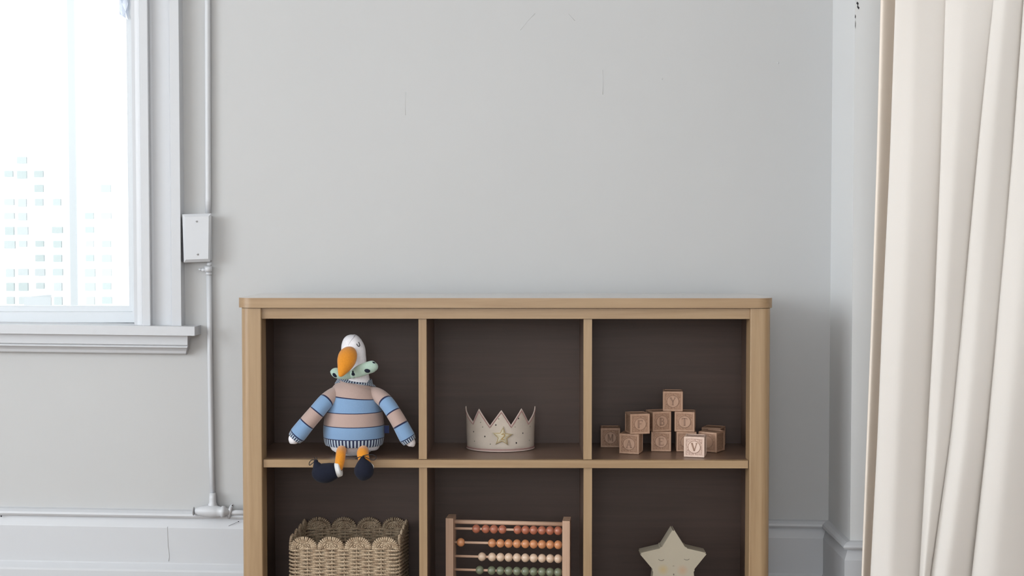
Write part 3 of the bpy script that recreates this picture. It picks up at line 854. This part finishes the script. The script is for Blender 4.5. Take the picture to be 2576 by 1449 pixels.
limb('leg', [(915, 1132, 2.965, 10), (914, 1134, 2.945, 13.5), (912.5, 1140, 2.912, 15), (914, 1149, 2.902, 14.5), (917, 1158, 2.899, 13.5), (920, 1168, 2.898, 12.5), (921, 1176, 2.897, 11)], M_orange, duck)
sh = limb('shoe', [(912.5, 1148, 2.880, 3), (912.5, 1151, 2.880, 5), (912.5, 1156, 2.880, 9), (913.5, 1164, 2.880, 16.5), (915, 1174, 2.880, 23), (915.5, 1184, 2.880, 25), (915, 1194, 2.880, 22.5), (914.5, 1202, 2.880, 16), (914.5, 1207, 2.880, 9), (914.5, 1209, 2.880, 2.5)], M_navy, duck, 28)
bm = newbm(); pts, rad = smooth_pts([P(921, 1177, 2.890), P(925, 1171, 2.892), P(927, 1167.5, 2.894)], [(S(18, LY),)*2, (S(17.5, LY),)*2, (S(15, LY),)*2], 3)
sweep(bm, pts, rad, 24); obj('shoe_cuff', bm, M_cuff, sh)
bm = newbm()
cord([(912, 1147), (922, 1144.5), (934, 1143.5), (943, 1146), (946.5, 1151), (943, 1156.5), (935, 1157), (924, 1152), (914, 1147)], 2.872); cord([(912, 1149), (903, 1150), (899, 1153)], 2.872); cord([(903, 1150), (893, 1154.5)], 2.872)
obj('shoelace', bm, M_thread, sh)

bm = newbm(); cord([(840, 1134), (838.5, 1139), (840, 1146)], 2.95, .0007); obj('thread_end', bm, M_thread, duck)
# ================================================================== CROWN
M_felt = mat('cream_crown_cloth', (.49, .425, .365), .95, bump=(900, .3, .0008), spec=.1, vary=.08, vscale=25)
M_pink = mat('dusty_pink_trim', (.36, .20, .19), .9, bump=(900, .3, .0006), spec=.1)
M_pale = mat('pale_crown_edge', (.52, .42, .38), .9, spec=.1)
M_dot = mat('black_dots', (.012, .010, .012), .7)
M_dot2 = mat('grey_green_dots', (.20, .20, .15), .7)
M_ystar = mat('pale_yellow_felt', (.53, .47, .35), .95, bump=(700, .3, .0008), spec=.1)
M_gold = mat('mustard_thread', (.42, .27, .08), .8)
CRY = 3.098; ccx = 1259.0
cr_z = zs1
RX, RY = S(84, CRY), .062
crown = thing('toy_crown', (X(ccx, CRY, 1125), CRY, cr_z), 'cream cloth toy crown with pink trim, black dots and a star marked 2', 'toy crown')
ccX = X(ccx, CRY, 1125)
def cpt(th, z, out=0.0):
    """theta in degrees from the front; z height in metres"""
    fl = 1.0 + .035*(z/.10)*abs(math.sin(R(th)))**4
    return Vector((ccX + (RX*fl+out)*math.sin(R(th)), CRY - (RY+out)*math.cos(R(th)), cr_z + z))
def zof(py, th):   # height of a pixel row at that angle
    Y = CRY - RY*math.cos(R(th)); return Z(py, Y, ccx) - cr_z
zig = [(-98, 1030), (-90, 1022), (-52, 1062), (-38, 1029), (-17, 1071), (2.5, 1032), (19, 1070), (39, 1028), (55, 1062), (90, 1022), (98, 1030)]
def top_z(th):
    for a, b_ in zip(zig, zig[1:]):
        if a[0] <= th <= b_[0]:
            za, zb2 = zof(a[1], a[0]), zof(b_[1], b_[0]); return za + (zb2-za)*(th-a[0])/(b_[0]-a[0])
ths = sorted(set([z[0] for z in zig] + [-98 + 2*i for i in range(99)]))
bm = newbm(); NZ = 6
go, gi = [], []
for th in ths:
    go.append([bm.verts.new(cpt(th, .0005 + top_z(th)*j/NZ, .0008)) for j in range(NZ+1)])
    gi.append([bm.verts.new(cpt(th, .0005 + top_z(th)*j/NZ, -.0008)) for j in range(NZ+1)])
for i in range(len(ths)-1):
    for j in range(NZ):
        bm.faces.new([go[i][j], go[i+1][j], go[i+1][j+1], go[i][j+1]]).smooth = True
        bm.faces.new([gi[i][j], gi[i][j+1], gi[i+1][j+1], gi[i+1][j]]).smooth = True
    bm.faces.new([go[i][0], gi[i][0], gi[i+1][0], go[i+1][0]]); bm.faces.new([go[i][NZ], go[i+1][NZ], gi[i+1][NZ], gi[i][NZ]])
for i in (0, -1):
    for j in range(NZ): bm.faces.new([go[i][j], go[i][j+1], gi[i][j+1], gi[i][j]])
def th_of(px): return math.degrees(math.asin(max(-1, min(1, (px-ccx)/84.0*1.0))))
def dot(px, py, r, mi):
    th = th_of(px); c = cpt(th, zof(py, th), .001); 
    blob(bm, c, S(r, 3.05), .0010, S(r*1.35, 3.05), 12, 6, mi, Matrix.Rotation(R(th), 3, 'Z'))
for d in ((1249, 1069, 1.6, 1), (1194, 1086, 1.4, 1), (1222, 1098, 1.5, 1), (1299, 1114, 1.7, 1), (1304.5, 1052.5, 1.5, 1), (1315, 1089.5, 1.4, 1), (1211.5, 1062.5, 1.1, 2), (1216.5, 1074, 1.3, 2), (1196, 1110, 1.3, 2), (1235.5, 1117, 1.3, 2), (1256, 1053.5, 1.4, 2), (1296, 1074, 1.2, 2), (1332, 1072.5, 1.2, 2), (1330.5, 1107.5, 1.3, 2), (1339, 1047, 1, 2)):
    dot(*d)
band = obj('crown_band', bm, [M_felt, M_dot, M_dot2], crown)
bm = newbm()
def zigline(inset, out, r, mi):
    p = [cpt(th, max(.004, top_z(th)-inset), out) for th in ths if -96 <= th <= 96]; sweep(bm, p, r, 6, mi=mi)
zigline(.0052, .0012, .0009, 0); zigline(.0012, .0002, .0015, 1)
sweep(bm, [cpt(th, .0062, .0012) for th in ths], .0009, 6, mi=0)
sweep(bm, [cpt(th, .0018, .0006), ] and [cpt(th, .0018, .0008) for th in ths], .0015, 6, mi=1)
sweep(bm, [cpt(th, .0036, .0010) for th in ths], .0007, 6, mi=0)
obj('crown_trim', bm, [M_pink, M_pale], crown)
def star_pts(cx, cy, ro, ri, rot=0, n=5):
    return [(cx + (ro if i % 2 == 0 else ri)*math.sin(R(rot + i*36)), cy - (ro if i % 2 == 0 else ri)*math.cos(R(rot + i*36))) for i in range(2*n)]
def cp2(px, py, out): 
    th = th_of(px); return cpt(th, zof(py, th), out)
bm = newbm()
sp_ = star_pts(1265, 1098, 26, 12, 4)
dense = []
for a, b_ in zip(sp_, sp_[1:]+sp_[:1]):
    for j in range(3): dense.append((a[0]+(b_[0]-a[0])*j/3, a[1]+(b_[1]-a[1])*j/3))
cen = (1265, 1098)
for o_, flip in ((.0036, False),):
    cv_ = bm.verts.new(cp2(*cen, .0052)); ring = [bm.verts.new(cp2(x, y, .0038)) for x, y in dense]; rb = [bm.verts.new(cp2(x, y, .0008)) for x, y in dense]
    for i in range(len(ring)):
        j = (i+1) % len(ring); bm.faces.new([cv_, ring[i], ring[j]]).smooth = True; bm.faces.new([ring[i], rb[i], rb[j], ring[j]])
st_ = obj('crown_star', bm, M_ystar, crown)
bm = newbm()
ins = [((x-1265)*.86+1265, (y-1098)*.86+1098) for x, y in dense]
sweep(bm, [cp2(x, y, .0044) for x, y in ins], .00045, 6, closed=True); obj('star_stitching', bm, M_gold, st_)
bm = newbm()
two = [(1263, 1092.5), (1265.5, 1090.6), (1268.5, 1091), (1270, 1093.4), (1268.5, 1097), (1265.5, 1100.5), (1262.6, 1104), (1265.5, 1104.4), (1270, 1106)]
pts, rad = smooth_pts([cp2(x, y, .0056) for x, y in two], [(.0009, .0009)]*len(two), 3); sweep(bm, pts, rad, 8)
nu = obj('numeral', bm, M_gold, st_)

# ================================================================== ALPHABET BLOCKS
BS = .048
M_blk = wood('block_beech', 2, (.44, .275, .19), (.365, .22, .145), .55, .0, 1.6)
mf = bpy.data.materials.new('carved_block_field'); mf.use_nodes = True
nt = mf.node_tree; b = nt.nodes['Principled BSDF']; b.inputs['Roughness'].default_value = .7
tc = nt.nodes.new('ShaderNodeTexCoord'); vo = nt.nodes.new('ShaderNodeTexVoronoi'); vo.inputs['Scale'].default_value = 330
vo.feature = 'DISTANCE_TO_EDGE'
no = nt.nodes.new('ShaderNodeTexNoise'); no.inputs['Scale'].default_value = 230; no.inputs['Distortion'].default_value = 2.5
nt.links.new(tc.outputs['Object'], vo.inputs['Vector']); nt.links.new(tc.outputs['Object'], no.inputs['Vector'])
r = nt.nodes.new('ShaderNodeValToRGB'); r.color_ramp.elements[0].position = .42; r.color_ramp.elements[1].position = .58
r.color_ramp.elements[0].color = (.265, .15, .095, 1); r.color_ramp.elements[1].color = (.40, .245, .165, 1)
nt.links.new(no.outputs['Fac'], r.inputs[0]); nt.links.new(r.outputs[0], b.inputs['Base Color'])
bp = nt.nodes.new('ShaderNodeBump'); bp.inputs['Strength'].default_value = .8; bp.inputs['Distance'].default_value = .0012
nt.links.new(no.outputs['Fac'], bp.inputs['Height']); nt.links.new(bp.outputs[0], b.inputs['Normal'])
M_burn = mat('burnt_carved_line', (.28, .17, .12), .8)
def make_block_mesh():
    bm = newbm(); h = BS/2; q = h - .0042; dp = .0011
    # faces with a recessed field
    for ax in range(3):
        for s in (-1, 1):
            def pt(a, b_, c):
                v = [0, 0, 0]; v[ax] = s*c; v[(ax+1) % 3] = a; v[(ax+2) % 3] = b_; return Vector(v)
            g = h - .0012
            rings = [[pt(a*k, b_*k, c) for a, b_ in ((-1,-1),(1,-1),(1,1),(-1,1))] for k, c in ((g, h), (q, h), (q-.0008, h-dp))]
            R3 = [[bm.verts.new(p) for p in L] for L in rings]
            for i in range(2):
                for k in range(4): bm.faces.new([R3[i][k], R3[i][(k+1) % 4], R3[i+1][(k+1) % 4], R3[i+1][k]])
            f = bm.faces.new(R3[2]); f.material_index = 1
    # close the bevelled edges between faces
    import itertools
    g = h - .0012
    def find(p):
        for v in bm.verts:
            if (v.co-p).length < 1e-6: return v
    for ax in range(3):
        for s1, s2 in itertools.product((-1, 1), repeat=2):
            a, b_, c = ax, (ax+1) % 3, (ax+2) % 3
            def mk(va, vb, vc):
                v = [0, 0, 0]; v[a] = va; v[b_] = vb; v[c] = vc; return Vector(v)
            bm.faces.new([find(mk(-g, s1*h, s2*g)), find(mk(g, s1*h, s2*g)), find(mk(g, s1*g, s2*h)), find(mk(-g, s1*g, s2*h))])
    for s in itertools.product((-1, 1), repeat=3):
        bm.faces.new([find(Vector((s[0]*h, s[1]*g, s[2]*g))), find(Vector((s[0]*g, s[1]*h, s[2]*g))), find(Vector((s[0]*g, s[1]*g, s[2]*h)))])
    for v in bm.verts: v.co.z += h
    bmesh.ops.recalc_face_normals(bm, faces=bm.faces[:])
    me = bpy.data.meshes.new('block_body'); bm.to_mesh(me); bm.free(); me.materials.append(M_blk); me.materials.append(mf)
    return me
BLK = make_block_mesh()
# letters as pen strokes in a unit box (x -.5..+.5, z -.5..+.5): (points, width)
GL = {
 'V': [([(-.36, .5), (.03, -.5)], .13), ([(.40, .5), (.03, -.5)], .07), ([(-.50, .5), (-.2, .5)], .05), ([(.25, .5), (.52, .5)], .05)],
 'Y': [([(-.38, .5), (0, 0)], .13), ([(.38, .5), (0, 0)], .07), ([(0, 0), (0, -.5)], .13), ([(-.5, .5), (-.22, .5)], .05), ([(.24, .5), (.5, .5)], .05), ([(-.16, -.5), (.16, -.5)], .05)],
 'F': [([(-.26, .5), (-.26, -.5)], .14), ([(-.38, .48), (.36, .48)], .07), ([(-.2, .02), (.2, .02)], .07), ([(.36, .5), (.36, .3)], .05), ([(-.4, -.5), (-.1, -.5)], .05)],
 'E': [([(-.26, .5), (-.26, -.5)], .14), ([(-.38, .48), (.36, .48)], .07), ([(-.2, .02), (.2, .02)], .07), ([(-.38, -.48), (.38, -.48)], .07), ([(.36, .5), (.36, .3)], .05), ([(.38, -.5), (.38, -.3)], .05)],
 'B': [([(-.26, .5), (-.26, -.5)], .14), ([(-.38, .48), (.05, .48), (.25, .36), (.25, .16), (.05, .04), (-.2, .04)], .08), ([(.05, .04), (.32, -.1), (.32, -.36), (.08, -.48), (-.38, -.48)], .08)],
 'T': [([(0, .5), (0, -.5)], .14), ([(-.4, .47), (.4, .47)], .07), ([(-.4, .48), (-.4, .28)], .05), ([(.4, .48), (.4, .28)], .05), ([(-.15, -.5), (.15, -.5)], .05)],
 'M': [([(-.36, .5), (-.36, -.5)], .07), ([(-.36, .5), (0, -.35)], .13), ([(.36, .5), (0, -.35)], .06), ([(.36, .5), (.36, -.5)], .13)],
 'A': [([(0, .5), (-.36, -.5)], .07), ([(0, .5), (.36, -.5)], .14), ([(-.2, -.14), (.22, -.14)], .06), ([(-.5, -.5), (-.22, -.5)], .05), ([(.22, -.5), (.5, -.5)], .05)],
}
def letter_mesh(ch):
    bm = newbm(); h = BS/2; y = -(h - .0003)
    s = .0175
    for pts, wd in GL[ch]:
        for a, b_ in zip(pts, pts[1:]):
            A = Vector((a[0]*s*.82, 0, a[1]*s)); B = Vector((b_[0]*s*.82, 0, b_[1]*s)); d = (B-A).normalized(); nrm = Vector((-d.z, 0, d.x))*wd*s*.85
            A = A - d*.0003; B = B + d*.0003
            q = [A+nrm, B+nrm, B-nrm, A-nrm]
            f = [bm.verts.new(Vector((v.x, y-.0007, v.z+h))) for v in q]; g = [bm.verts.new(Vector((v.x, y+.0004, v.z+h))) for v in q]
            bm.faces.new(f); bm.faces.new(list(reversed(g)))
            for i in range(4): bm.faces.new([f[i], g[i], g[(i+1) % 4], f[(i+1) % 4]])
    me = bpy.data.meshes.new('letter'); bmesh.ops.recalc_face_normals(bm, faces=bm.faces[:]); bm.to_mesh(me); bm.free(); me.materials.append(M_burn); return me
def disc_mesh():
    bm = newbm(); h = BS/2; n = 40
    prism(bm, [(.0146*math.cos(2*PI*i/n), .0146*math.sin(2*PI*i/n)) for i in range(n)], lambda u, v, t: (u, -(h)+t, v+h), .0001, .0014, 0)
    sweep(bm, [(.0140*math.cos(2*PI*i/n), -h-.00005, h+.0140*math.sin(2*PI*i/n)) for i in range(n)], .00045, 6, closed=True, mi=1)
    me = bpy.data.meshes.new('medallion'); bmesh.ops.recalc_face_normals(bm, faces=bm.faces[:]); bm.to_mesh(me); bm.free(); me.materials.append(M_blk); me.materials.append(M_burn); return me
DSC = disc_mesh(); LM = {}
M_blp = wood('lit_block_beech', 2, (.66, .50, .42), (.58, .43, .35), .55, .0, 1.6)  # lit copy of the block wood, light put into the colour
mfp = mf.copy(); mfp.name = 'lit_carved_field'  # lit copy of the carved field, brightened in colour for the V block
rp = [n for n in mfp.node_tree.nodes if n.type == 'VALTORGB'][0]
rp.color_ramp.elements[0].color = (.38, .25, .20, 1); rp.color_ramp.elements[1].color = (.62, .46, .38, 1)
BLKP = BLK.copy(); BLKP.materials[0] = M_blp; BLKP.materials[1] = mfp
DSCP = DSC.copy(); DSCP.materials[0] = M_blp
def block(ch, pxc, pyb, rz, z, label, Yc=None):
    """pxc: centre of the front face; pyb: pixel row of its lower edge; z: base height"""
    # depth of the front face from the row where it meets the surface it stands on
    d0 = CAM_M @ Vector(((pxc-1288)/F_PX, -(pyb-724.5)/F_PX, -1))
    Yf = (z - CAM_Z)/d0.z*d0.y if Yc is None else Yc
    c = P(pxc, pyb, Yf)
    a = R(rz)
    cx = c.x - math.sin(a)*BS/2; cy = Yf + math.cos(a)*BS/2
    t = thing('alphabet_block', (cx, cy, z), label, 'toy block', 'wooden alphabet blocks on the shelf', a)
    o = bpy.data.objects.new('block_body', BLKP if ch == 'V' else BLK); C.objects.link(o); o.parent = t
    o = bpy.data.objects.new('medallion', DSCP if ch == 'V' else DSC); C.objects.link(o); o.parent = t
    if ch:
        if ch not in LM: LM[ch] = letter_mesh(ch)
        l = bpy.data.objects.new('letter', LM[ch]); C.objects.link(l); l.parent = t
    return t, Yf
Z0 = zs1
block('M', 1535.5, 1126, -3, Z0, 'wooden block in deep shade at the far left of the block pile')
tA, yA = block('A', 1582, 1142.2, -17, Z0, 'wooden letter A block at the lower left of the stack')
tE, yE = block('E', 1663, 1136, -6, Z0, 'wooden block at the bottom middle of the stack, under the letter B')
tG, yG = block(None, 1727, 1136.5, -3, Z0, 'wooden block mostly hidden behind the front V block')
block('V', 1746, 1150.5, -14, Z0, 'wooden letter V block in lit tones standing in front of the others')
tR, yR = block(None, 1779, 1137.0, -34, Z0, 'wooden block turned askew to the right behind the V block')
block(None, 1788, 1125.0, -24, Z0, 'dark wooden block at the back right, only its top showing')
Z1 = Z0 + BS + .0003
block('F', 1610.5, 1092, 12, Z1, 'wooden block resting on the A block, its left side showing', yA-.004)
block('B', 1665.5, 1085, 16, Z1, 'wooden letter B block in the middle of the second row', yE+.001)
block('T', 1722, 1085.5, -10, Z1, 'wooden block at the right end of the second row', yG-.001)
block('Y', 1692.5, 1034.5, -6, Z1 + BS + .0003, 'wooden letter Y block on the very top of the stack', yE+.004)

# ================================================================== BASKET
def rope(name, c1, c2):
    m = bpy.data.materials.new(name); m.use_nodes = True; nt = m.node_tree; b = nt.nodes['Principled BSDF']; b.inputs['Roughness'].default_value = .85
    b.inputs['Specular IOR Level'].default_value = .25
    tc = nt.nodes.new('ShaderNodeTexCoord'); n = nt.nodes.new('ShaderNodeTexNoise'); n.inputs['Scale'].default_value = 90; n.inputs['Detail'].default_value = 6
    nt.links.new(tc.outputs['Object'], n.inputs['Vector'])
    r = nt.nodes.new('ShaderNodeValToRGB'); e = r.color_ramp.elements; e[0].position = .35; e[0].color = (*c2, 1); e[1].position = .62; e[1].color = (*c1, 1)
    nt.links.new(n.outputs['Fac'], r.inputs[0]); nt.links.new(r.outputs[0], b.inputs['Base Color'])
    # twist of the cord from the UV: diagonal bands
    uv = nt.nodes.new('ShaderNodeUVMap'); uv.uv_map = 'UVMap'; sp = nt.nodes.new('ShaderNodeSeparateXYZ'); nt.links.new(uv.outputs[0], sp.inputs[0])
    a = nt.nodes.new('ShaderNodeMath'); a.operation = 'MULTIPLY'; a.inputs[1].default_value = 260*6.283; nt.links.new(sp.outputs[1], a.inputs[0])
    c = nt.nodes.new('ShaderNodeMath'); c.operation = 'MULTIPLY_ADD'; c.inputs[1].default_value = 2*6.2832; nt.links.new(sp.outputs[0], c.inputs[0]); nt.links.new(a.outputs[0], c.inputs[2])
    s = nt.nodes.new('ShaderNodeMath'); s.operation = 'SINE'; nt.links.new(c.outputs[0], s.inputs[0])
    bp = nt.nodes.new('ShaderNodeBump'); bp.inputs['Strength'].default_value = .7; bp.inputs['Distance'].default_value = .0008
    nt.links.new(s.outputs[0], bp.inputs['Height']); nt.links.new(bp.outputs[0], b.inputs['Normal'])
    return m
M_rope = rope('paper_rope', (.52, .405, .285), (.36, .26, .175))
KFY = 2.962
bx0, bx1 = X(730, KFY, 1400), X(1003, KFY, 1400)
KD = .214; kz0 = zq1
kz1 = Z(1377, KFY, 870)
bas = thing('woven_basket', ((bx0+bx1)/2, KFY+KD/2, kz0), 'square woven rope basket with scalloped rim in the lower left cube', 'basket')
BW = bx1-bx0; rc = .012
# perimeter parameter: straight sides with rounded corners
def perim():
    pts = []
    x0, x1, y0, y1 = bx0, bx1, KFY, KFY+KD
    corners = ((x1, y0, -90), (x1, y1, 0), (x0, y1, 90), (x0, y0, 180))
    side = [((x0+rc, y0), (x1-rc, y0)), ((x1, y0+rc), (x1, y1-rc)), ((x1-rc, y1), (x0+rc, y1)), ((x0, y1-rc), (x0, y0+rc))]
    nor = [(0, -1), (1, 0), (0, 1), (-1, 0)]
    for k in range(4):
        a, b_ = side[k]; N = 8*6
        for i in range(N):
            t = i/N; pts.append(((a[0]+(b_[0]-a[0])*t, a[1]+(b_[1]-a[1])*t), nor[k], t*8))
        cx, cy, a0 = corners[k]
        ccx_ = x1-rc if cx == x1 else x0+rc; ccy_ = y0+rc if cy == y0 else y1-rc
        for i in range(1, 4):
            an = R(a0 + 90*i/4); pts.append(((ccx_+rc*math.cos(an), ccy_+rc*math.sin(an)), (math.cos(an), math.sin(an)), 8.0 if i < 2 else 0.0))
    return pts
PER = perim()
pitch = .00435
random.seed(5)
bm = newbm(); nrow = int((kz1-kz0)/pitch)
for i in range(nrow):
    z = kz0 + .003 + i*pitch; ph = PI if i % 2 else 0
    path = []
    jit = random.uniform(-.0003, .0003)
    for (p, nn, t) in PER:
        o_ = .0034*math.cos(t*PI + ph) 
        path.append((p[0]+nn[0]*o_, p[1]+nn[1]*o_, z + jit + .0007*math.sin(t*PI*1.0+ph)*0 + random.uniform(-.00012, .00012)))
    sweep(bm, path, (.0024), 7, closed=True)
obj('woven_wall', bm, M_rope, bas)
bm = newbm()
for k, (p, nn, t) in enumerate(PER):
    if abs(t-round(t)) < 1e-6 and (nn[0] == 0 or nn[1] == 0): sweep(bm, [(p[0], p[1], kz0), (p[0], p[1], kz1)], .0018, 6)
obj('stakes', bm, M_rope, bas)
bm = newbm(); box(bm, bx0+.003, bx1-.003, KFY+.003, KFY+KD-.003, kz0+.0005, kz0+.004); obj('basket_base', bm, M_rope, bas)
# scallops
def scallop(bm, c, dx, n, w):
    """c centre on the rim line, dx horizontal direction, n outward normal"""
    dx = Vector(dx); n = Vector(n); up = Vector((0, 0, 1)); ro = w/2*1.0; hh = S(29, KFY)
    for i in range(19):
        a = PI*i/18 + random.uniform(-.02, .02)
        d = dx*math.cos(a)*ro + up*math.sin(a)*hh
        tw = .0012
        pth = [c + d*.56 + n*.0003, c + d*.72 + n*tw, c + d*.90 + n*(tw*1.3), c + d*.985 + n*.0002, c + d*.90 - n*(tw*1.3), c + d*.72 - n*tw]
        sweep(bm, pth, [.0012, .0019, .0022, .0022, .0022, .0012], 7)
    for q, r_ in ((.55, .0021), (.40, .0021), (.26, .0020), (.12, .0020)):
        pth = []
        for i in range(17):
            a = PI*i/16; wob = .0014*math.cos(i*PI/2.0 + q*20)
            pth.append(c + dx*math.cos(a)*ro*(q+.05) + up*math.sin(a)*hh*q + n*wob)
        sweep(bm, pth, r_, 7)
bm = newbm(); zt_ = kz1 - .002
wS = (BW)/4; wD = KD/4
for i in range(4):
    scallop(bm, Vector((bx0 + wS*(i+.5), KFY, zt_)), (1, 0, 0), (0, -1, 0), wS*.985)
    scallop(bm, Vector((bx0 + wS*(i+.5), KFY+KD, zt_)), (1, 0, 0), (0, 1, 0), wS*.985)
    scallop(bm, Vector((bx1, KFY + wD*(i+.5), zt_)), (0, 1, 0), (1, 0, 0), wD*.985)
    scallop(bm, Vector((bx0, KFY + wD*(i+.5), zt_)), (0, 1, 0), (-1, 0, 0), wD*.985)
obj('scalloped_rim', bm, M_rope, bas)

# ================================================================== ABACUS
M_aw = wood('abacus_wood', 2, (.47, .31, .22), (.39, .25, .17), .55, .0, 1.5)
M_ax = wood('abacus_rod_wood', 0, (.55, .37, .27), (.47, .31, .22), .55, .0, 1.5)
AY0, AY1 = 2.992, 2.966       # front of left and right posts
pL, pR = P(1130.5, 1304, AY0), P(1424, 1311.5, AY1)
ang = math.atan2(pR.y-pL.y, pR.x-pL.x)
AW = math.hypot(pR.x-pL.x, pR.y-pL.y)
ab = thing('abacus', (pL.x, pL.y, zq1), 'wooden abacus with red, orange, cream and green beads in the lower middle cube', 'abacus', None, ang)
AH = pL.z - zq1
PD = .048; pw = S(19, 2.98)
for xx in (0, AW):
    bm = newbm(); box(bm, xx-pw/2, xx+pw/2, 0, PD, 0, AH); bevel_all(bm, .0012, 2); obj('side_post', bm, M_aw, ab, local=True)
MY = PD*.5
def az(px, py):      # local height and along-position of a pixel on the bead plane
    best = None
    dx, dy = math.cos(ang), math.sin(ang)
    ox, oy = pL.x - math.sin(ang)*MY, pL.y + math.cos(ang)*MY
    d = CAM_M @ Vector(((px-1288)/F_PX, -(py-724.5)/F_PX, -1))
    # solve d.xy * t = o + s*(dx,dy)
    det = d.x*(-dy) - d.y*(-dx)
    t = (ox*(-dy) - oy*(-dx))/det; s = (d.x*oy - d.y*ox)/det
    return s, CAM_Z + d.z*t - zq1
bm = newbm(); s_, h_ = az(1290, 1316.5); 
sweep(bm, [(pw*.3, MY+.004, h_), (AW-pw*.3, MY+.004, h_)], S(5.6, 2.98), 16); obj('top_rail', bm, M_ax, ab, local=True)
bm = newbm(); sweep(bm, [(pw*.3, MY, .012), (AW-pw*.3, MY, .012)], .006, 16); obj('bottom_rail', bm, M_ax, ab, local=True)
BR = S(10.2, 2.98)
def bead_mesh(m):
    bm = newbm()
    bmesh.ops.create_uvsphere(bm, u_segments=28, v_segments=18, radius=1)
    for v in bm.verts:
        v.co = Vector((max(-.93, min(.93, v.co.z))*BR*1.04, v.co.x*BR*1.10, v.co.y*BR*1.10))
    for f in bm.faces: f.smooth = True
    me = bpy.data.meshes.new('bead'); bm.to_mesh(me); bm.free(); me.materials.append(m); return me
def gloss(n, c): return mat(n, c, .38, coat=.35, vary=.05, vscale=60)
com = [1238, 1259, 1279.7, 1300.5, 1321.6, 1342.4, 1363.6, 1384, 1404]
rowsA = [
  (gloss('terracotta_bead', (.36, .120, .070)), 'terracotta red bead', 1332.5, [1198, 1222, 1242.6, 1264, 1302, 1322, 1342.4, 1363.4, 1383.8, 1404]),
  (gloss('orange_bead', (.50, .215, .095)), 'orange bead', 1367.5, [1159.3] + com),
  (gloss('cream_bead', (.57, .42, .31)), 'pale pink cream bead', 1402.5, [1212.6] + com),
  (gloss('sage_bead', (.150, .165, .105)), 'sage green bead', 1436.5, [1207, 1236.8] + com[1:]),
]
for m_, lb, pyc, xs in rowsA:
    s_, h_ = az(1290, pyc)
    bm = newbm(); sweep(bm, [(pw*.3, MY, h_), (AW-pw*.3, MY, h_)], S(3.3, 2.98), 12); rod = obj('bead_rod', bm, M_ax, ab, local=True)
    me = bead_mesh(m_)
    for px in xs:
        s_, _h = az(px, pyc)
        o = bpy.data.objects.new('bead', me); C.objects.link(o); o.parent = ab; o.location = (s_, MY, h_); o['label'] = lb
s_, h_ = az(1290, 1471)
bm = newbm(); sweep(bm, [(pw*.3, MY, h_), (AW-pw*.3, MY, h_)], S(3.3, 2.98), 12); obj('bead_rod', bm, M_ax, ab, local=True)

# ================================================================== STAR
SYF = 3.005
star_px = [(1694, 1330), (1725, 1379), (1779.5, 1391.5), (1744.5, 1434.5), (1752, 1497), (1694, 1473), (1636, 1497), (1644, 1434.5), (1608, 1392), (1663.5, 1379)]
zb_s = min(P(x, y, SYF).z for x, y in star_px)
sm_ = bpy.data.materials.new('cream_painted_star'); sm_.use_nodes = True
nt = sm_.node_tree; b = nt.nodes['Principled BSDF']; b.inputs['Roughness'].default_value = .6
tc = nt.nodes.new('ShaderNodeTexCoord')
def cheek(px, py, col, prev):
    c = P(px, py, SYF); cx, cz = c.x - X(1694, SYF, 1400), c.z - zq1
    mp = nt.nodes.new('ShaderNodeMapping'); mp.inputs['Location'].default_value = (-cx/.015, 0, -cz/.015); mp.inputs['Scale'].default_value = (1/.015, .0, 1/.015)
    nt.links.new(tc.outputs['Object'], mp.inputs[0])
    g = nt.nodes.new('ShaderNodeTexGradient'); g.gradient_type = 'SPHERICAL'; nt.links.new(mp.outputs[0], g.inputs[0])
    ns = nt.nodes.new('ShaderNodeMath'); ns.operation = 'MULTIPLY'; ns.inputs[1].default_value = .62; nt.links.new(g.outputs['Fac'], ns.inputs[0])
    mx = nt.nodes.new('ShaderNodeMixRGB'); nt.links.new(ns.outputs[0], mx.inputs[0]); mx.inputs[2].default_value = (*col, 1)
    if prev is None: mx.inputs[1].default_value = (.37, .325, .25, 1)
    else: nt.links.new(prev, mx.inputs[1])
    return mx.outputs[0]
pv_ = cheek(1668, 1433, (.42, .285, .09), None); pv_ = cheek(1717, 1435, (.42, .235, .13), pv_)
nt.links.new(pv_, b.inputs['Base Color'])
star = thing('star_night_light', (X(1694, SYF, 1400), SYF, zq1), 'cream star figure with a sleeping face in the lower right cube', 'star ornament')
bm = newbm()
A = [bm.verts.new(P(x, y, SYF)) for x, y in star_px]; B = [bm.verts.new(v.co + Vector((0, .045, 0))) for v in A]
bm.faces.new(A); bm.faces.new(list(reversed(B)))
for i in range(10): bm.faces.new([A[i], B[i], B[(i+1) % 10], A[(i+1) % 10]])
ve = [e for e in bm.edges if abs((e.verts[0].co-e.verts[1].co).y) > .04]
bmesh.ops.bevel(bm, geom=ve, offset=.0035, segments=4, affect='EDGES')
dz = zq1 - min(v.co.z for v in bm.verts)
zl = min(v.co.z for v in bm.verts)
mid = P(1694, 1434, SYF).z
for v in bm.verts:
    if v.co.z < mid: v.co.z = mid - (mid - v.co.z)*(mid - zq1)/(mid - zl)
so = obj('star_body', bm, sm_, star)
M_ink = mat('grey_painted_line', (.10, .085, .075), .7)
bm = newbm()
def ink(L, r=.0008):
    pts, rad = smooth_pts([P(x, y, SYF-.0002) for x, y in L], [(r, r*.6)]*len(L), 4); sweep(bm, pts, rad, 6)
ink([(1656.5, 1406.5), (1659, 1409), (1663, 1410.3), (1667, 1409.6), (1670, 1407.2)]); ink([(1721, 1406.2), (1724, 1408), (1728, 1408.6), (1732, 1407.8), (1734, 1406)])
ink([(1692.5, 1424.7), (1694.5, 1423.4), (1696.5, 1424.5)], .0005); ink([(1694.6, 1443.2), (1694.6, 1445), (1694.6, 1447)], .0010)
obj('sleeping_face', bm, M_ink, star)
